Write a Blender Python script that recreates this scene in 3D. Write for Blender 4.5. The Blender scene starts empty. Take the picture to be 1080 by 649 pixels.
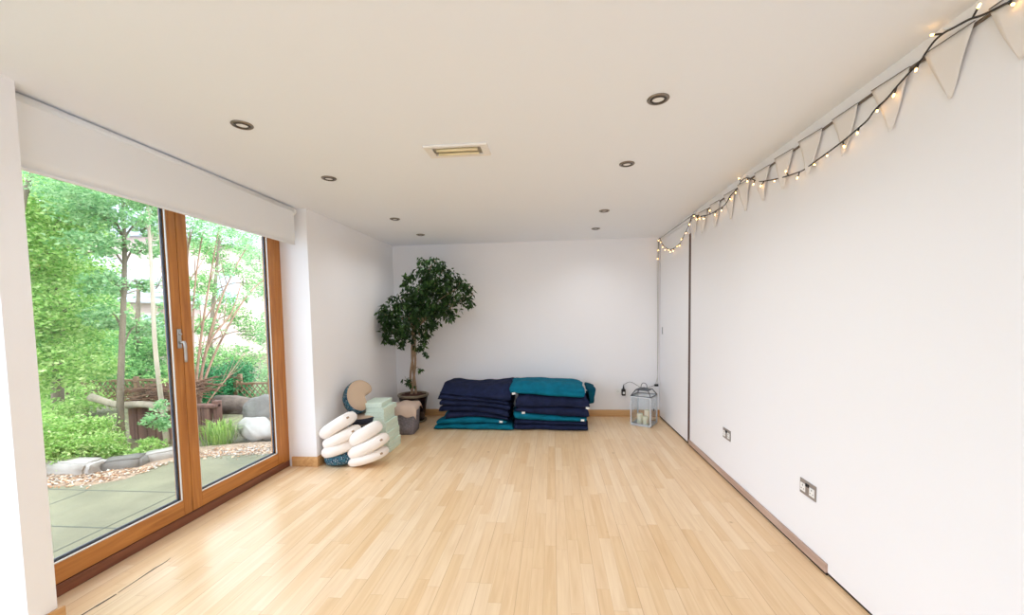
import bpy, bmesh, math, random
SKY, SUN, EXPO = 3.1, 1.0, 0.86
FILLW = 8
import numpy as np
from mathutils import Vector, Matrix, noise

sc = bpy.context.scene
COL = sc.collection
rnd = random.Random(7)
PI = math.pi

# ------------------------------------------------------------------ helpers
def lin(c):
    return tuple(((v/255)/12.92 if v/255 <= .04045 else ((v/255+.055)/1.055)**2.4) for v in c)

def link(o, parent=None):
    COL.objects.link(o)
    if parent is not None:
        o.parent = parent
    return o

def thing(name, label, cat, loc=(0, 0, 0), rz=0, group=None):
    o = bpy.data.objects.new(name, None)
    o.empty_display_size = .1
    o.location = loc
    o.rotation_euler = (0, 0, rz)
    COL.objects.link(o)
    o['label'] = label
    o['category'] = cat
    if group:
        o['group'] = group
    return o

def tag(o, label, cat, group=None, kind=None):
    o['label'] = label
    o['category'] = cat
    if group:
        o['group'] = group
    if kind:
        o['kind'] = kind
    return o

def structure(o, label=None):
    o['kind'] = 'structure'
    if label:
        o['label'] = label
        o['category'] = label.split()[-1]
    return o

class MB:
    """collects shapes, builds ONE mesh object"""
    def __init__(s):
        s.v = []; s.f = []; s.m = []; s.sm = []
    def add(s, vs, fs, mi=0, smooth=False):
        b = len(s.v)
        s.v += [tuple(p) for p in vs]
        for f in fs:
            s.f.append(tuple(i+b for i in f)); s.m.append(mi); s.sm.append(smooth)
        return s
    def box(s, a, b, mi=0, bev=0.0, rot=None, seg=2):
        bm = bmesh.new()
        bmesh.ops.create_cube(bm, size=1)
        c = Vector([(a[i]+b[i])/2 for i in range(3)]); d = [abs(b[i]-a[i]) for i in range(3)]
        for v in bm.verts:
            v.co = Vector((v.co.x*d[0], v.co.y*d[1], v.co.z*d[2]))
        if bev > 0:
            bmesh.ops.bevel(bm, geom=list(bm.edges), offset=min(bev, min(d)*.45), segments=seg, affect='EDGES', profile=.5)
        M = Matrix.Translation(c) @ (rot.to_4x4() if rot is not None else Matrix.Identity(4))
        bm.transform(M)
        bm.verts.index_update()
        s.add([v.co for v in bm.verts], [[v.index for v in f.verts] for f in bm.faces], mi, False)
        bm.free()
        return s
    def tube(s, pts, r, n=8, mi=0, cap=True, smooth=True):
        pts = [Vector(p) for p in pts]
        rr = r if isinstance(r, (list, tuple)) else [r]*len(pts)
        up = Vector((0.13, 0.21, 1)).normalized()
        vs = []; prev = None
        for i, p in enumerate(pts):
            t = (pts[min(i+1, len(pts)-1)]-pts[max(i-1, 0)])
            t = t.normalized() if t.length > 1e-9 else Vector((0, 0, 1))
            if prev is None:
                a = up.cross(t)
                if a.length < 1e-3: a = Vector((1, 0, 0)).cross(t)
            else:
                a = prev - t*prev.dot(t)
            a.normalize(); prev = a
            b = t.cross(a)
            for k in range(n):
                an = 2*PI*k/n
                vs.append(p+(a*math.cos(an)+b*math.sin(an))*rr[i])
        fs = []
        for i in range(len(pts)-1):
            for k in range(n):
                fs.append((i*n+k, i*n+(k+1) % n, (i+1)*n+(k+1) % n, (i+1)*n+k))
        if cap:
            fs.append(tuple(range(n-1, -1, -1)))
            fs.append(tuple((len(pts)-1)*n+k for k in range(n)))
        return s.add(vs, fs, mi, smooth)
    def lathe(s, prof, n=32, c=(0, 0, 0), mi=0, smooth=True):
        vs = []; fs = []
        for r, z in prof:
            for k in range(n):
                an = 2*PI*k/n
                vs.append((c[0]+r*math.cos(an), c[1]+r*math.sin(an), c[2]+z))
        for i in range(len(prof)-1):
            for k in range(n):
                fs.append((i*n+k, i*n+(k+1) % n, (i+1)*n+(k+1) % n, (i+1)*n+k))
        return s.add(vs, fs, mi, smooth)
    def build(s, name, mats, parent=None):
        me = bpy.data.meshes.new(name)
        me.from_pydata(s.v, [], s.f)
        for m in (mats if isinstance(mats, (list, tuple)) else [mats]):
            me.materials.append(m)
        me.polygons.foreach_set('material_index', s.m)
        me.polygons.foreach_set('use_smooth', s.sm)
        me.update()
        return link(bpy.data.objects.new(name, me), parent)

def smooth_path(pts, k=6):
    P = [Vector(p) for p in pts]
    out = []
    for i in range(len(P)-1):
        p0 = P[max(i-1, 0)]; p1 = P[i]; p2 = P[i+1]; p3 = P[min(i+2, len(P)-1)]
        for j in range(k):
            t = j/k
            out.append(.5*((2*p1)+(-p0+p2)*t+(2*p0-5*p1+4*p2-p3)*t*t+(-p0+3*p1-3*p2+p3)*t**3))
    out.append(P[-1])
    return out

# ------------------------------------------------------------------ materials
def mat(name, col, rough=.6, metal=0., spec=.5, bump=0., bscale=60., var=0., vscale=8., stretch=(1, 1, 1), **kw):
    m = bpy.data.materials.new(name); m.use_nodes = True
    nt = m.node_tree; N = nt.nodes; L = nt.links
    p = N['Principled BSDF']
    c = lin(col)
    p.inputs['Base Color'].default_value = (*c, 1)
    p.inputs['Roughness'].default_value = rough
    p.inputs['Metallic'].default_value = metal
    p.inputs['Specular IOR Level'].default_value = spec
    for k, v in kw.items():
        p.inputs[k.replace('_', ' ')].default_value = v
    tc = N.new('ShaderNodeTexCoord'); mp = N.new('ShaderNodeMapping')
    mp.inputs['Scale'].default_value = stretch
    L.new(tc.outputs['Object'], mp.inputs['Vector'])
    if var > 0:
        n = N.new('ShaderNodeTexNoise'); n.inputs['Scale'].default_value = vscale; n.inputs['Detail'].default_value = 4
        L.new(mp.outputs[0], n.inputs['Vector'])
        r = N.new('ShaderNodeValToRGB')
        r.color_ramp.elements[0].position = .3; r.color_ramp.elements[1].position = .7
        r.color_ramp.elements[0].color = (*[x*(1-var) for x in c], 1)
        r.color_ramp.elements[1].color = (*[min(1, x*(1+var)) for x in c], 1)
        L.new(n.outputs['Fac'], r.inputs[0]); L.new(r.outputs[0], p.inputs['Base Color'])
    if bump > 0:
        n2 = N.new('ShaderNodeTexNoise'); n2.inputs['Scale'].default_value = bscale; n2.inputs['Detail'].default_value = 5
        L.new(mp.outputs[0], n2.inputs['Vector'])
        b = N.new('ShaderNodeBump'); b.inputs['Strength'].default_value = bump; b.inputs['Distance'].default_value = .01
        L.new(n2.outputs['Fac'], b.inputs['Height']); L.new(b.outputs[0], p.inputs['Normal'])
    return m

def leafmat(name, cols, trans=.45, rough=.5):
    m = bpy.data.materials.new(name); m.use_nodes = True
    nt = m.node_tree; N = nt.nodes; L = nt.links
    N.remove(N['Principled BSDF']); out = N['Material Output']
    g = N.new('ShaderNodeNewGeometry'); r = N.new('ShaderNodeValToRGB')
    els = r.color_ramp.elements
    els[0].color = (*lin(cols[0]), 1); els[1].color = (*lin(cols[-1]), 1)
    for i, c in enumerate(cols[1:-1]):
        e = els.new((i+1)/(len(cols)-1)); e.color = (*lin(c), 1)
    L.new(g.outputs['Random Per Island'], r.inputs[0])
    pr = N.new('ShaderNodeBsdfPrincipled'); pr.inputs['Roughness'].default_value = rough
    pr.inputs['Specular IOR Level'].default_value = .3
    t = N.new('ShaderNodeBsdfTranslucent'); mx = N.new('ShaderNodeMixShader'); mx.inputs[0].default_value = trans
    L.new(r.outputs[0], pr.inputs['Base Color']); L.new(r.outputs[0], t.inputs['Color'])
    L.new(pr.outputs[0], mx.inputs[1]); L.new(t.outputs[0], mx.inputs[2]); L.new(mx.outputs[0], out.inputs['Surface'])
    return m

def glassmat(name, tint=(1, 1, 1), refl=1.45):
    m = bpy.data.materials.new(name); m.use_nodes = True
    nt = m.node_tree; N = nt.nodes; L = nt.links
    N.remove(N['Principled BSDF']); out = N['Material Output']
    lw = N.new('ShaderNodeLayerWeight'); lw.inputs['Blend'].default_value = .5
    pw = N.new('ShaderNodeMath'); pw.operation = 'POWER'; pw.inputs[1].default_value = 5
    L.new(lw.outputs['Facing'], pw.inputs[0])
    fr = N.new('ShaderNodeMath'); fr.operation = 'MULTIPLY_ADD'; fr.inputs[1].default_value = .92; fr.inputs[2].default_value = .035
    L.new(pw.outputs[0], fr.inputs[0])
    t = N.new('ShaderNodeBsdfTransparent'); t.inputs['Color'].default_value = (*tint, 1)
    g = N.new('ShaderNodeBsdfGlossy'); g.inputs['Roughness'].default_value = 0.02
    mx = N.new('ShaderNodeMixShader')
    L.new(fr.outputs[0], mx.inputs[0]); L.new(t.outputs[0], mx.inputs[1]); L.new(g.outputs[0], mx.inputs[2])
    L.new(mx.outputs[0], out.inputs['Surface'])
    return m

def floormat():
    m = bpy.data.materials.new('maple strip floor'); m.use_nodes = True
    nt = m.node_tree; N = nt.nodes; L = nt.links
    p = N['Principled BSDF']
    tc = N.new('ShaderNodeTexCoord'); sep = N.new('ShaderNodeSeparateXYZ')
    L.new(tc.outputs['Object'], sep.inputs[0])
    def mth(op, a, b=None, c=None):
        n = N.new('ShaderNodeMath'); n.operation = op
        for i, x in enumerate((a, b, c)):
            if x is None: continue
            if isinstance(x, (int, float)): n.inputs[i].default_value = x
            else: L.new(x, n.inputs[i])
        return n.outputs[0]
    W = .0665
    xs = mth('DIVIDE', sep.outputs['X'], W)
    row = mth('FLOOR', xs); fx = mth('FRACT', xs)
    wn = N.new('ShaderNodeTexWhiteNoise'); wn.noise_dimensions = '1D'; L.new(row, wn.inputs['W'])
    ys = mth('ADD', mth('DIVIDE', sep.outputs['Y'], .62), mth('MULTIPLY', wn.outputs['Value'], 7.3))
    colm = mth('FLOOR', ys); fy = mth('FRACT', ys)
    cmb = N.new('ShaderNodeCombineXYZ'); L.new(row, cmb.inputs[0]); L.new(colm, cmb.inputs[1])
    w2 = N.new('ShaderNodeTexWhiteNoise'); w2.noise_dimensions = '2D'; L.new(cmb.outputs[0], w2.inputs['Vector'])
    ramp = N.new('ShaderNodeValToRGB'); e = ramp.color_ramp.elements
    e[0].color = (*lin((228, 192, 146)), 1); e[0].position = 0
    e[1].color = (*lin((240, 213, 178)), 1); e[1].position = 1
    for ps, cc in ((.15, (231, 198, 155)), (.45, (234, 202, 161)), (.75, (237, 208, 170))):
        x = e.new(ps); x.color = (*lin(cc), 1)
    L.new(w2.outputs['Value'], ramp.inputs[0])
    # grain
    mp = N.new('ShaderNodeMapping'); mp.inputs['Scale'].default_value = (26, 1.6, 1)
    off = N.new('ShaderNodeVectorMath'); off.operation = 'ADD'
    L.new(tc.outputs['Object'], off.inputs[0])
    sc3 = N.new('ShaderNodeVectorMath'); sc3.operation = 'SCALE'; sc3.inputs['Scale'].default_value = 5.0
    L.new(w2.outputs['Color'], sc3.inputs[0]); L.new(sc3.outputs[0], off.inputs[1])
    L.new(off.outputs[0], mp.inputs['Vector'])
    gn = N.new('ShaderNodeTexNoise'); gn.inputs['Scale'].default_value = 1.6; gn.inputs['Detail'].default_value = 6; gn.inputs['Distortion'].default_value = .6
    L.new(mp.outputs[0], gn.inputs['Vector'])
    gr = N.new('ShaderNodeValToRGB'); gr.color_ramp.elements[0].position = .28; gr.color_ramp.elements[1].position = .62
    gr.color_ramp.elements[0].color = (.88, .81, .73, 1); gr.color_ramp.elements[1].color = (1, 1, 1, 1)
    L.new(gn.outputs['Fac'], gr.inputs[0])
    mul = N.new('ShaderNodeMix'); mul.data_type = 'RGBA'; mul.blend_type = 'MULTIPLY'; mul.inputs['Factor'].default_value = .8
    L.new(ramp.outputs[0], mul.inputs['A']); L.new(gr.outputs[0], mul.inputs['B'])
    # knots
    kn = N.new('ShaderNodeTexVoronoi'); kn.inputs['Scale'].default_value = 2.3
    L.new(tc.outputs['Object'], kn.inputs['Vector'])
    kr = N.new('ShaderNodeValToRGB'); kr.color_ramp.elements[0].position = .012; kr.color_ramp.elements[1].position = .04
    kr.color_ramp.elements[0].color = (.45, .3, .18, 1); kr.color_ramp.elements[1].color = (1, 1, 1, 1)
    L.new(kn.outputs['Distance'], kr.inputs[0])
    mul2 = N.new('ShaderNodeMix'); mul2.data_type = 'RGBA'; mul2.blend_type = 'MULTIPLY'; mul2.inputs['Factor'].default_value = .7
    L.new(mul.outputs['Result'], mul2.inputs['A']); L.new(kr.outputs[0], mul2.inputs['B'])
    # joints
    ex = mth('MINIMUM', fx, mth('SUBTRACT', 1, fx)); ey = mth('MINIMUM', fy, mth('SUBTRACT', 1, fy))
    # every third row is a board edge (three-strip board)
    b3 = mth('LESS_THAN', mth('FRACT', mth('DIVIDE', xs, 3)), .012)
    gx = mth('LESS_THAN', ex, .014); gy = mth('LESS_THAN', ey, .0022)
    gap = mth('MAXIMUM', mth('MULTIPLY', mth('MAXIMUM', gx, gy), .35), mth('MULTIPLY', b3, .7))
    mul3 = N.new('ShaderNodeMix'); mul3.data_type = 'RGBA'; mul3.blend_type = 'MIX'
    L.new(gap, mul3.inputs['Factor']); L.new(mul2.outputs['Result'], mul3.inputs['A'])
    mul3.inputs['B'].default_value = (*lin((184, 140, 98)), 1)
    L.new(mul3.outputs['Result'], p.inputs['Base Color'])
    p.inputs['Roughness'].default_value = .28
    p.inputs['Specular IOR Level'].default_value = .45
    return m

def woodmat(name, col, dark, rough=.4, axis=1, sc_=14.):
    m = bpy.data.materials.new(name); m.use_nodes = True
    nt = m.node_tree; N = nt.nodes; L = nt.links; p = N['Principled BSDF']
    tc = N.new('ShaderNodeTexCoord'); mp = N.new('ShaderNodeMapping')
    s = [sc_]*3; s[axis] = sc_/14; mp.inputs['Scale'].default_value = s
    L.new(tc.outputs['Object'], mp.inputs['Vector'])
    n = N.new('ShaderNodeTexNoise'); n.inputs['Scale'].default_value = 1.7; n.inputs['Detail'].default_value = 6; n.inputs['Distortion'].default_value = 1
    L.new(mp.outputs[0], n.inputs['Vector'])
    r = N.new('ShaderNodeValToRGB'); r.color_ramp.elements[0].position = .3; r.color_ramp.elements[1].position = .65
    r.color_ramp.elements[0].color = (*lin(dark), 1); r.color_ramp.elements[1].color = (*lin(col), 1)
    L.new(n.outputs['Fac'], r.inputs[0]); L.new(r.outputs[0], p.inputs['Base Color'])
    p.inputs['Roughness'].default_value = rough
    return m

M = {}
M['wall'] = mat('white wall paint', (242, 241, 242), .85, spec=.2, bump=.03, bscale=180)
M['ceil'] = mat('white ceiling paint', (240, 244, 250), .9, spec=.15)
M['floor'] = floormat()
M['dark'] = mat('dark gap', (48, 38, 36), .9, spec=.1)
M['pine'] = woodmat('pine skirting', (214, 172, 120), (190, 140, 86), .45, axis=0)
M['piney'] = woodmat('pine skirting along', (214, 172, 120), (190, 140, 86), .45, axis=1)
M['oakframe'] = woodmat('honey oak frame upright', (192, 128, 62), (160, 98, 42), .4, axis=2)
M['oakframeh'] = woodmat('honey oak frame rail', (192, 128, 62), (160, 98, 42), .4, axis=1)
M['thresh'] = woodmat('brown threshold', (128, 76, 52), (98, 52, 34), .4, axis=1)
M['base_r'] = woodmat('grey brown skirting', (196, 170, 154), (168, 138, 122), .5, axis=1)
M['glass'] = glassmat('window glass', (.97, .985, .98), 1.42)
M['lglass'] = glassmat('lantern glass', (.95, .97, .98), 1.45)
M['rubber'] = mat('grey gasket', (70, 80, 98), .6)
M['bead'] = mat('pale glazing bead', (225, 222, 214), .5)
M['chrome'] = mat('brushed chrome', (190, 188, 184), .28, metal=1)
M['steel'] = mat('brushed steel ring', (150, 140, 128), .35, metal=1)
M['nickel'] = mat('satin nickel plate', (158, 150, 144), .45, metal=.35)
M['steeld'] = mat('dark steel bezel', (92, 84, 76), .4, metal=.8)
M['lampglass'] = mat('frosted lamp face', (205, 200, 192), .3, Emission_Color=(1, .95, .88, 1), Emission_Strength=.12)
M['blind'] = mat('off white blind fabric', (236, 237, 238), .85, spec=.1, bump=.05, bscale=400)
M['blindtube'] = mat('off white roller', (232, 233, 233), .5)
M['white'] = mat('white plastic', (240, 240, 238), .35)
M['wmetal'] = mat('white enamel', (236, 232, 226), .45)
M['black'] = mat('black plastic', (24, 24, 26), .4)
M['wire'] = mat('dark green black wire', (52, 48, 46), .5)
M['cord'] = mat('pale clear cord', (190, 186, 178), .5)
M['flag'] = mat('white bunting cloth', (232, 226, 220), .9, spec=.1, bump=.05, bscale=300)
M['tape'] = mat('grey brown bunting tape', (116, 104, 94), .8)
M['navy'] = mat('navy wool blanket', (33, 40, 68), .95, spec=.12, bump=.5, bscale=170, var=.25, vscale=14)
M['teal'] = mat('teal wool blanket', (12, 104, 128), .95, spec=.12, bump=.5, bscale=170, var=.18, vscale=12)
M['tealdark'] = mat('dark teal wool blanket', (10, 74, 94), .95, spec=.12, bump=.5, bscale=170, var=.2, vscale=12)
M['tag'] = mat('white care tag', (235, 235, 232), .7)
M['cream'] = mat('cream cotton cushion', (243, 236, 229), .95, spec=.1, bump=.25, bscale=90)
M['tan'] = mat('tan cotton panel', (196, 172, 148), .95, spec=.1, bump=.25, bscale=90)
M['brown'] = mat('brown leather tab', (168, 138, 110), .8)
M['foam'] = mat('pale green foam', (212, 228, 214), .8, spec=.2, bump=.2, bscale=220, var=.06, vscale=60)
M['basket'] = mat('grey woven felt', (138, 134, 142), .95, spec=.1, bump=.8, bscale=120, var=.25, vscale=60)
M['beige'] = mat('beige cloth', (206, 184, 168), .95, spec=.1, bump=.2, bscale=50)
M['pot'] = mat('dark brown glazed pot', (40, 26, 26), .15, var=.3, vscale=6)
M['potrim'] = mat('olive tan pot rim', (128, 116, 96), .35)
M['soil'] = mat('bark mulch soil', (78, 46, 34), .95, bump=1, bscale=60, var=.5, vscale=50)
M['bark'] = mat('pale ficus bark', (160, 134, 108), .8, bump=.5, bscale=40, var=.2, vscale=20)
M['ficus'] = leafmat('ficus leaves', [(26, 48, 22), (38, 66, 28), (52, 84, 36), (70, 100, 48)], .2, .4)
M['galv'] = mat('zinc lantern metal', (196, 200, 204), .4, metal=.6)
M['galvd'] = mat('dark lantern edges', (96, 100, 106), .4, metal=.7)
M['wax'] = mat('ivory candle wax', (238, 226, 196), .5, **{'Subsurface_Weight': .2})
M['wick'] = mat('wick', (40, 34, 30), .9)
M['warmtube'] = mat('pale amber heater tube', (240, 222, 176), .3)
M['refl'] = mat('heater reflector', (176, 166, 148), .35, metal=.6)

def blue_pattern():
    m = mat('blue patterned cotton', (60, 92, 112), .9, spec=.1)
    nt = m.node_tree; N = nt.nodes; L = nt.links; p = N['Principled BSDF']
    tc = N.new('ShaderNodeTexCoord'); v = N.new('ShaderNodeTexVoronoi'); v.inputs['Scale'].default_value = 48
    L.new(tc.outputs['Object'], v.inputs['Vector'])
    r = N.new('ShaderNodeValToRGB'); r.color_ramp.interpolation = 'CONSTANT'
    e = r.color_ramp.elements
    e[0].color = (*lin((150, 170, 178)), 1); e[1].position = .30; e[1].color = (*lin((36, 56, 76)), 1)
    x = e.new(.52); x.color = (*lin((66, 108, 124)), 1)
    L.new(v.outputs['Distance'], r.inputs[0]); L.new(r.outputs[0], p.inputs['Base Color'])
    return m
M['blue'] = blue_pattern()
M['bluedark'] = mat('dark charcoal navy cotton', (44, 48, 60), .9, bump=.3, bscale=90, var=.3, vscale=40)

def emis(name, col, s):
    m = bpy.data.materials.new(name); m.use_nodes = True
    p = m.node_tree.nodes['Principled BSDF']
    p.inputs['Base Color'].default_value = (*lin(col), 1)
    p.inputs['Emission Color'].default_value = (*lin(col), 1)
    p.inputs['Emission Strength'].default_value = s
    return m
M['bulb'] = emis('warm lit fairy bulb', (255, 190, 105), 7)

# outdoor
M['paving'] = mat('grey green paving', (122, 117, 90), .8, bump=.4, bscale=30, var=.18, vscale=3, stretch=(1, 1, 1))
M['joint'] = mat('paving joint', (84, 88, 76), .9)
M['gravel'] = mat('gravel and fallen leaves', (160, 134, 110), .95, bump=1, bscale=60, var=.45, vscale=26)
M['earth'] = mat('woodland ground', (110, 104, 74), .95, bump=1, bscale=20, var=.4, vscale=5)
M['stone'] = mat('pale grey stone', (166, 158, 148), .85, bump=.6, bscale=18, var=.12, vscale=6)
M['stoned'] = mat('dark grey stone', (112, 106, 98), .85, bump=.6, bscale=18, var=.2, vscale=6)
M['trunk'] = mat('grey brown trunk', (118, 104, 84), .9, bump=1, bscale=22, var=.35, vscale=10, stretch=(1, 1, .3))
M['trunkpale'] = mat('pale trunk', (176, 160, 138), .9, bump=.6, bscale=22, var=.2, vscale=10, stretch=(1, 1, .3))
M['stem'] = mat('reddish brown stem', (142, 108, 84), .85, bump=.5, bscale=30, var=.2, vscale=10)
M['twig'] = mat('dry twig', (120, 88, 66), .9)
M['boards'] = woodmat('weathered red brown boards', (128, 92, 78), (90, 62, 52), .85, axis=2, sc_=9)
M['lattice'] = mat('brown lattice', (134, 104, 76), .85)
M['log'] = mat('weathered log', (112, 96, 84), .9, bump=1, bscale=25, var=.3, vscale=8)
M['house'] = mat('pale pink render', (206, 180, 168), .9)
M['slate'] = mat('grey slate roof', (170, 172, 176), .8)
M['winp'] = mat('pale window', (170, 182, 190), .2)
M['brick_out'] = mat('exterior render', (200, 196, 188), .9)
M['lf1'] = leafmat('bright green leaves', [(112, 156, 72), (150, 194, 98), (188, 216, 126), (224, 236, 170)], .5)
M['lf2'] = leafmat('mid green leaves', [(80, 134, 70), (112, 166, 92), (148, 196, 116), (186, 218, 146)], .5)
M['lf3'] = leafmat('cool green leaves', [(112, 160, 104), (140, 186, 126), (170, 206, 146), (204, 226, 178)], .5)
M['lfd'] = leafmat('deep green leaves', [(28, 92, 50), (44, 122, 66), (66, 146, 84), (104, 172, 112)], .3)
M['grass'] = leafmat('grass blades', [(110, 150, 60), (150, 184, 84), (182, 204, 110)], .4)

# ------------------------------------------------------------------ room dimensions
H = 2.4
XL, XR, YB = -2.238, 1.416, 5.538
XD = -2.508            # inner plane of the glazed doors
XO = -2.66             # outside face of the left wall
YN, YP, YR = 1.455, 1.555, 3.554
YBK = -1.7             # wall behind the camera
YG = 4.345

def sbox(name, a, b, m, bev=0.):
    return structure(MB().box(a, b, 0, bev).build(name, m))

sbox('floor', (XO, YBK-.1, -.1), (XR+.14, YB+.1, 0), M['floor'])
sbox('ceiling', (XO, YBK-.1, H), (XR+.14, YB+.1, H+.12), M['ceil'])
sbox('wall_back', (XO, YB, 0), (XR+.14, YB+.12, H), M['wall'])
# left wall: far stretch, pier, strip over the openings and the stretch behind the camera
wl = MB()
wl.box((XO, YR, 0), (XL, YB, H))
wl.box((XO, YN, 0), (XL, YP, H))
wl.box((XO, YBK, 0), (XL, -1.6, H))
wl.box((XO, -1.6, 2.34), (XO+.12, YR, H))
wl.box((XO, -1.6, 0), (XL, YN, .06))
structure(wl.build('wall_left', M['wall']))
# right wall : wide white panel, then the recess behind the sliding panel at the far end
wr = MB()
wr.box((XR, YBK, .014), (XR+.12, YG-.024, H))
wr.box((XR+.075, YG-.012, 0), (XR+.13, YB, H))
wr.box((XR-.002, YG-.024, 2.345), (XR+.075, YB, H))
structure(wr.build('wall_right', M['wall']))
# wall behind the camera : unseen window opening, sized for the light it lets in
wk = MB()
wk.box((XL, YBK-.1, 0), (-1.7, YBK, H)); wk.box((.9, YBK-.1, 0), (XR, YBK, H))
wk.box((-1.7, YBK-.1, 2.15), (.9, YBK, H))
wk.box((-1.7, YBK-.1, 0), (.9, YBK, .9))
structure(wk.build('wall_behind', M['wall']))

# shadow gaps / trim
sbox('trim_1', (XR+.004, YBK, 0), (XR+.1, YG-.024, .013), M['dark'])
sbox('trim_2', (XR-.001, YG-.024, .0), (XR+.074, 4.386, 2.21), mat('dark brown door edge', (84, 60, 50), .6))
# skirting boards
b = MB(); b.box((XL, YB-.018, 0), (XR-.002, YB, .093), 0, .003)
structure(b.build('baseboard_back', M['pine']))
b = MB(); b.box((XL, YR, 0), (XL+.018, YB-.018, .093), 0, .003)
b.box((XD+.03, YR-.018, 0), (XL+.018, YR, .093), 0, .003)
structure(b.build('baseboard_left', M['piney']))
b = MB(); b.box((XL, YN-.018, 0), (XL+.018, YP+.018, .105), 0, .004)
structure(b.build('baseboard_pier', M['piney']))
b = MB(); b.box((XR-.012, 2.172, .012), (XR, YG-.026, .060), 0, .002)
structure(b.build('baseboard_right', M['base_r']))
sbox('trim_3', (XR-.008, 2.172, 0), (XR, YG-.026, .012), M['dark'])

# gap in the floor along the door recess
g = MB()
cr = [(-2.252, 1.4), (-2.247, 1.56), (-2.240, 1.70), (-2.234, 1.79)]
for i in range(len(cr)-1):
    (x0, y0), (x1, y1) = cr[i], cr[i+1]
    w = .006
    g.add([(x0-w, y0, .0008), (x0+w, y0, .0008), (x1+w*.7, y1, .0008), (x1-w*.7, y1, .0008)], [(0, 1, 2, 3)])
cr = [(-2.236, 1.80), (-2.242, 1.9), (-2.247, 2.0), (-2.243, 2.06), (-2.250, 2.1)]
for i in range(len(cr)-1):
    (x0, y0), (x1, y1) = cr[i], cr[i+1]
    w = [.0022, .003, .0055, .003, .001]
    g.add([(x0-w[i], y0, .0008), (x0+w[i], y0, .0008), (x1+w[i+1], y1, .0008), (x1-w[i+1], y1, .0008)], [(0, 1, 2, 3)])
g.add([(-2.2455, 2.1, .0008), (-2.244, 2.1, .0008), (-2.244, 3.5, .0008), (-2.2455, 3.5, .0008)], [(0, 1, 2, 3)], 1)
structure(g.build('trim_4', [mat('floor gap', (70, 60, 54), .9), mat('fine floor joint', (200, 160, 118), .6)]))

# ------------------------------------------------------------------ glazed doors
def door_leaf(name, y0, y1, z0, z1, sl, sr, rb, rt, label):
    t = thing(name, label, 'door', (XD-.035, (y0+y1)/2, 0)); t['kind'] = 'structure'
    ox, oy = XD-.035, (y0+y1)/2
    def L(a, bb): return (a[0]-ox, a[1]-oy, a[2]), (bb[0]-ox, bb[1]-oy, bb[2])
    x0, x1 = XD-.06, XD
    st = MB()
    st.box(*L((x0, y0, z0), (x1, y0+sl, z1)), 0, .004); st.box(*L((x0, y1-sr, z0), (x1, y1, z1)), 0, .004)
    st.build('stile', M['oakframe'], t)
    r = MB()
    r.box(*L((x0, y0+sl, z0), (x1-.001, y1-sr, z0+rb)), 0, .003); r.box(*L((x0, y0+sl, z1-rt), (x1-.001, y1-sr, z1)), 0, .003)
    r.build('rail', M['oakframeh'], t)
    a, c, d, e = y0+sl, y1-sr, z0+rb, z1-rt
    q = MB(); w = .006
    for (A, B) in (((x1-.014, a, d), (x1-.006, c, d+w)), ((x1-.014, a, e-w), (x1-.006, c, e)), ((x1-.014, a, d), (x1-.006, a+w, e)), ((x1-.014, c-w, d), (x1-.006, c, e))):
        q.box(*L(A, B))
    q.build('glazing_bead', M['bead'], t)
    q = MB(); w = .016
    for (A, B) in (((x1-.038, a, d), (x1-.030, c, d+w)), ((x1-.038, a, e-w), (x1-.030, c, e)), ((x1-.038, a, d), (x1-.030, a+w, e)), ((x1-.038, c-w, d), (x1-.030, c, e))):
        q.box(*L(A, B))
    q.build('gasket', M['rubber'], t)
    MB().box(*L((x1-.026, a, d), (x1-.022, c, e))).build('pane', M['glass'], t)
    return t
dl = door_leaf('door_1', 1.615, 2.519, .068, 2.31, .075, .062, .104, .09, 'left glazed oak patio door with the lever handle')
dr = door_leaf('door_2', 2.523, 3.472, .068, 2.31, .077, .077, .104, .09, 'right glazed oak patio door beside the white reveal')
b = MB()
b.box((XD-.09, YR-.082, .0), (XD+.0, YR-.001, 2.34), 0, .003)
b.box((XD-.09, YP+.001, .0), (XD+.0, YP+.058, 2.34), 0, .003)
b.box((XD-.09, YP+.058, 2.312), (XD+.0, YR-.082, 2.34), 0, .003)
structure(b.build('trim_5', M['oakframe']))
b = MB(); b.box((XD-.12, YP+.001, 0), (XD+.002, YR-.001, .064), 0, .008)
b.box((XD-.03, 1.62, .064), (XD-.004, 3.47, .068), 1)
structure(b.build('trim_6', [M['thresh'], M['dark']]))
# seam between the two leaves
structure(MB().box((XD-.03, 2.519, .07), (XD-.006, 2.523, 2.31)).build('trim_7', M['dark']))
# lever handle on the left leaf
hd = MB()
oy = (1.615+2.519)/2; ox = XD-.035
hx = XD-ox
hd.box((hx, 2.479-oy, 1.205), (hx+.008, 2.507-oy, 1.335), 0, .004)
hd.lathe([(0, 0), (.011, 0), (.011, .012), (0, .012)], 16, (0, 0, 0))
# barrel pointing into the room
hd.tube([(hx+.008, 2.493-oy, 1.245), (hx+.034, 2.493-oy, 1.245)], .009, 12)
hd.tube(smooth_path([(hx+.034, 2.493-oy, 1.252), (hx+.040, 2.495-oy, 1.225), (hx+.038, 2.499-oy, 1.17), (hx+.034, 2.502-oy, 1.110)]), [.0095]*9+[.0085]*9+[.006], 12)
hd.tube([(hx+.008, 2.493-oy, 1.30), (hx+.02, 2.493-oy, 1.30)], .008, 12)
hd2 = hd.build('handle', M['chrome'], dl)

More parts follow.
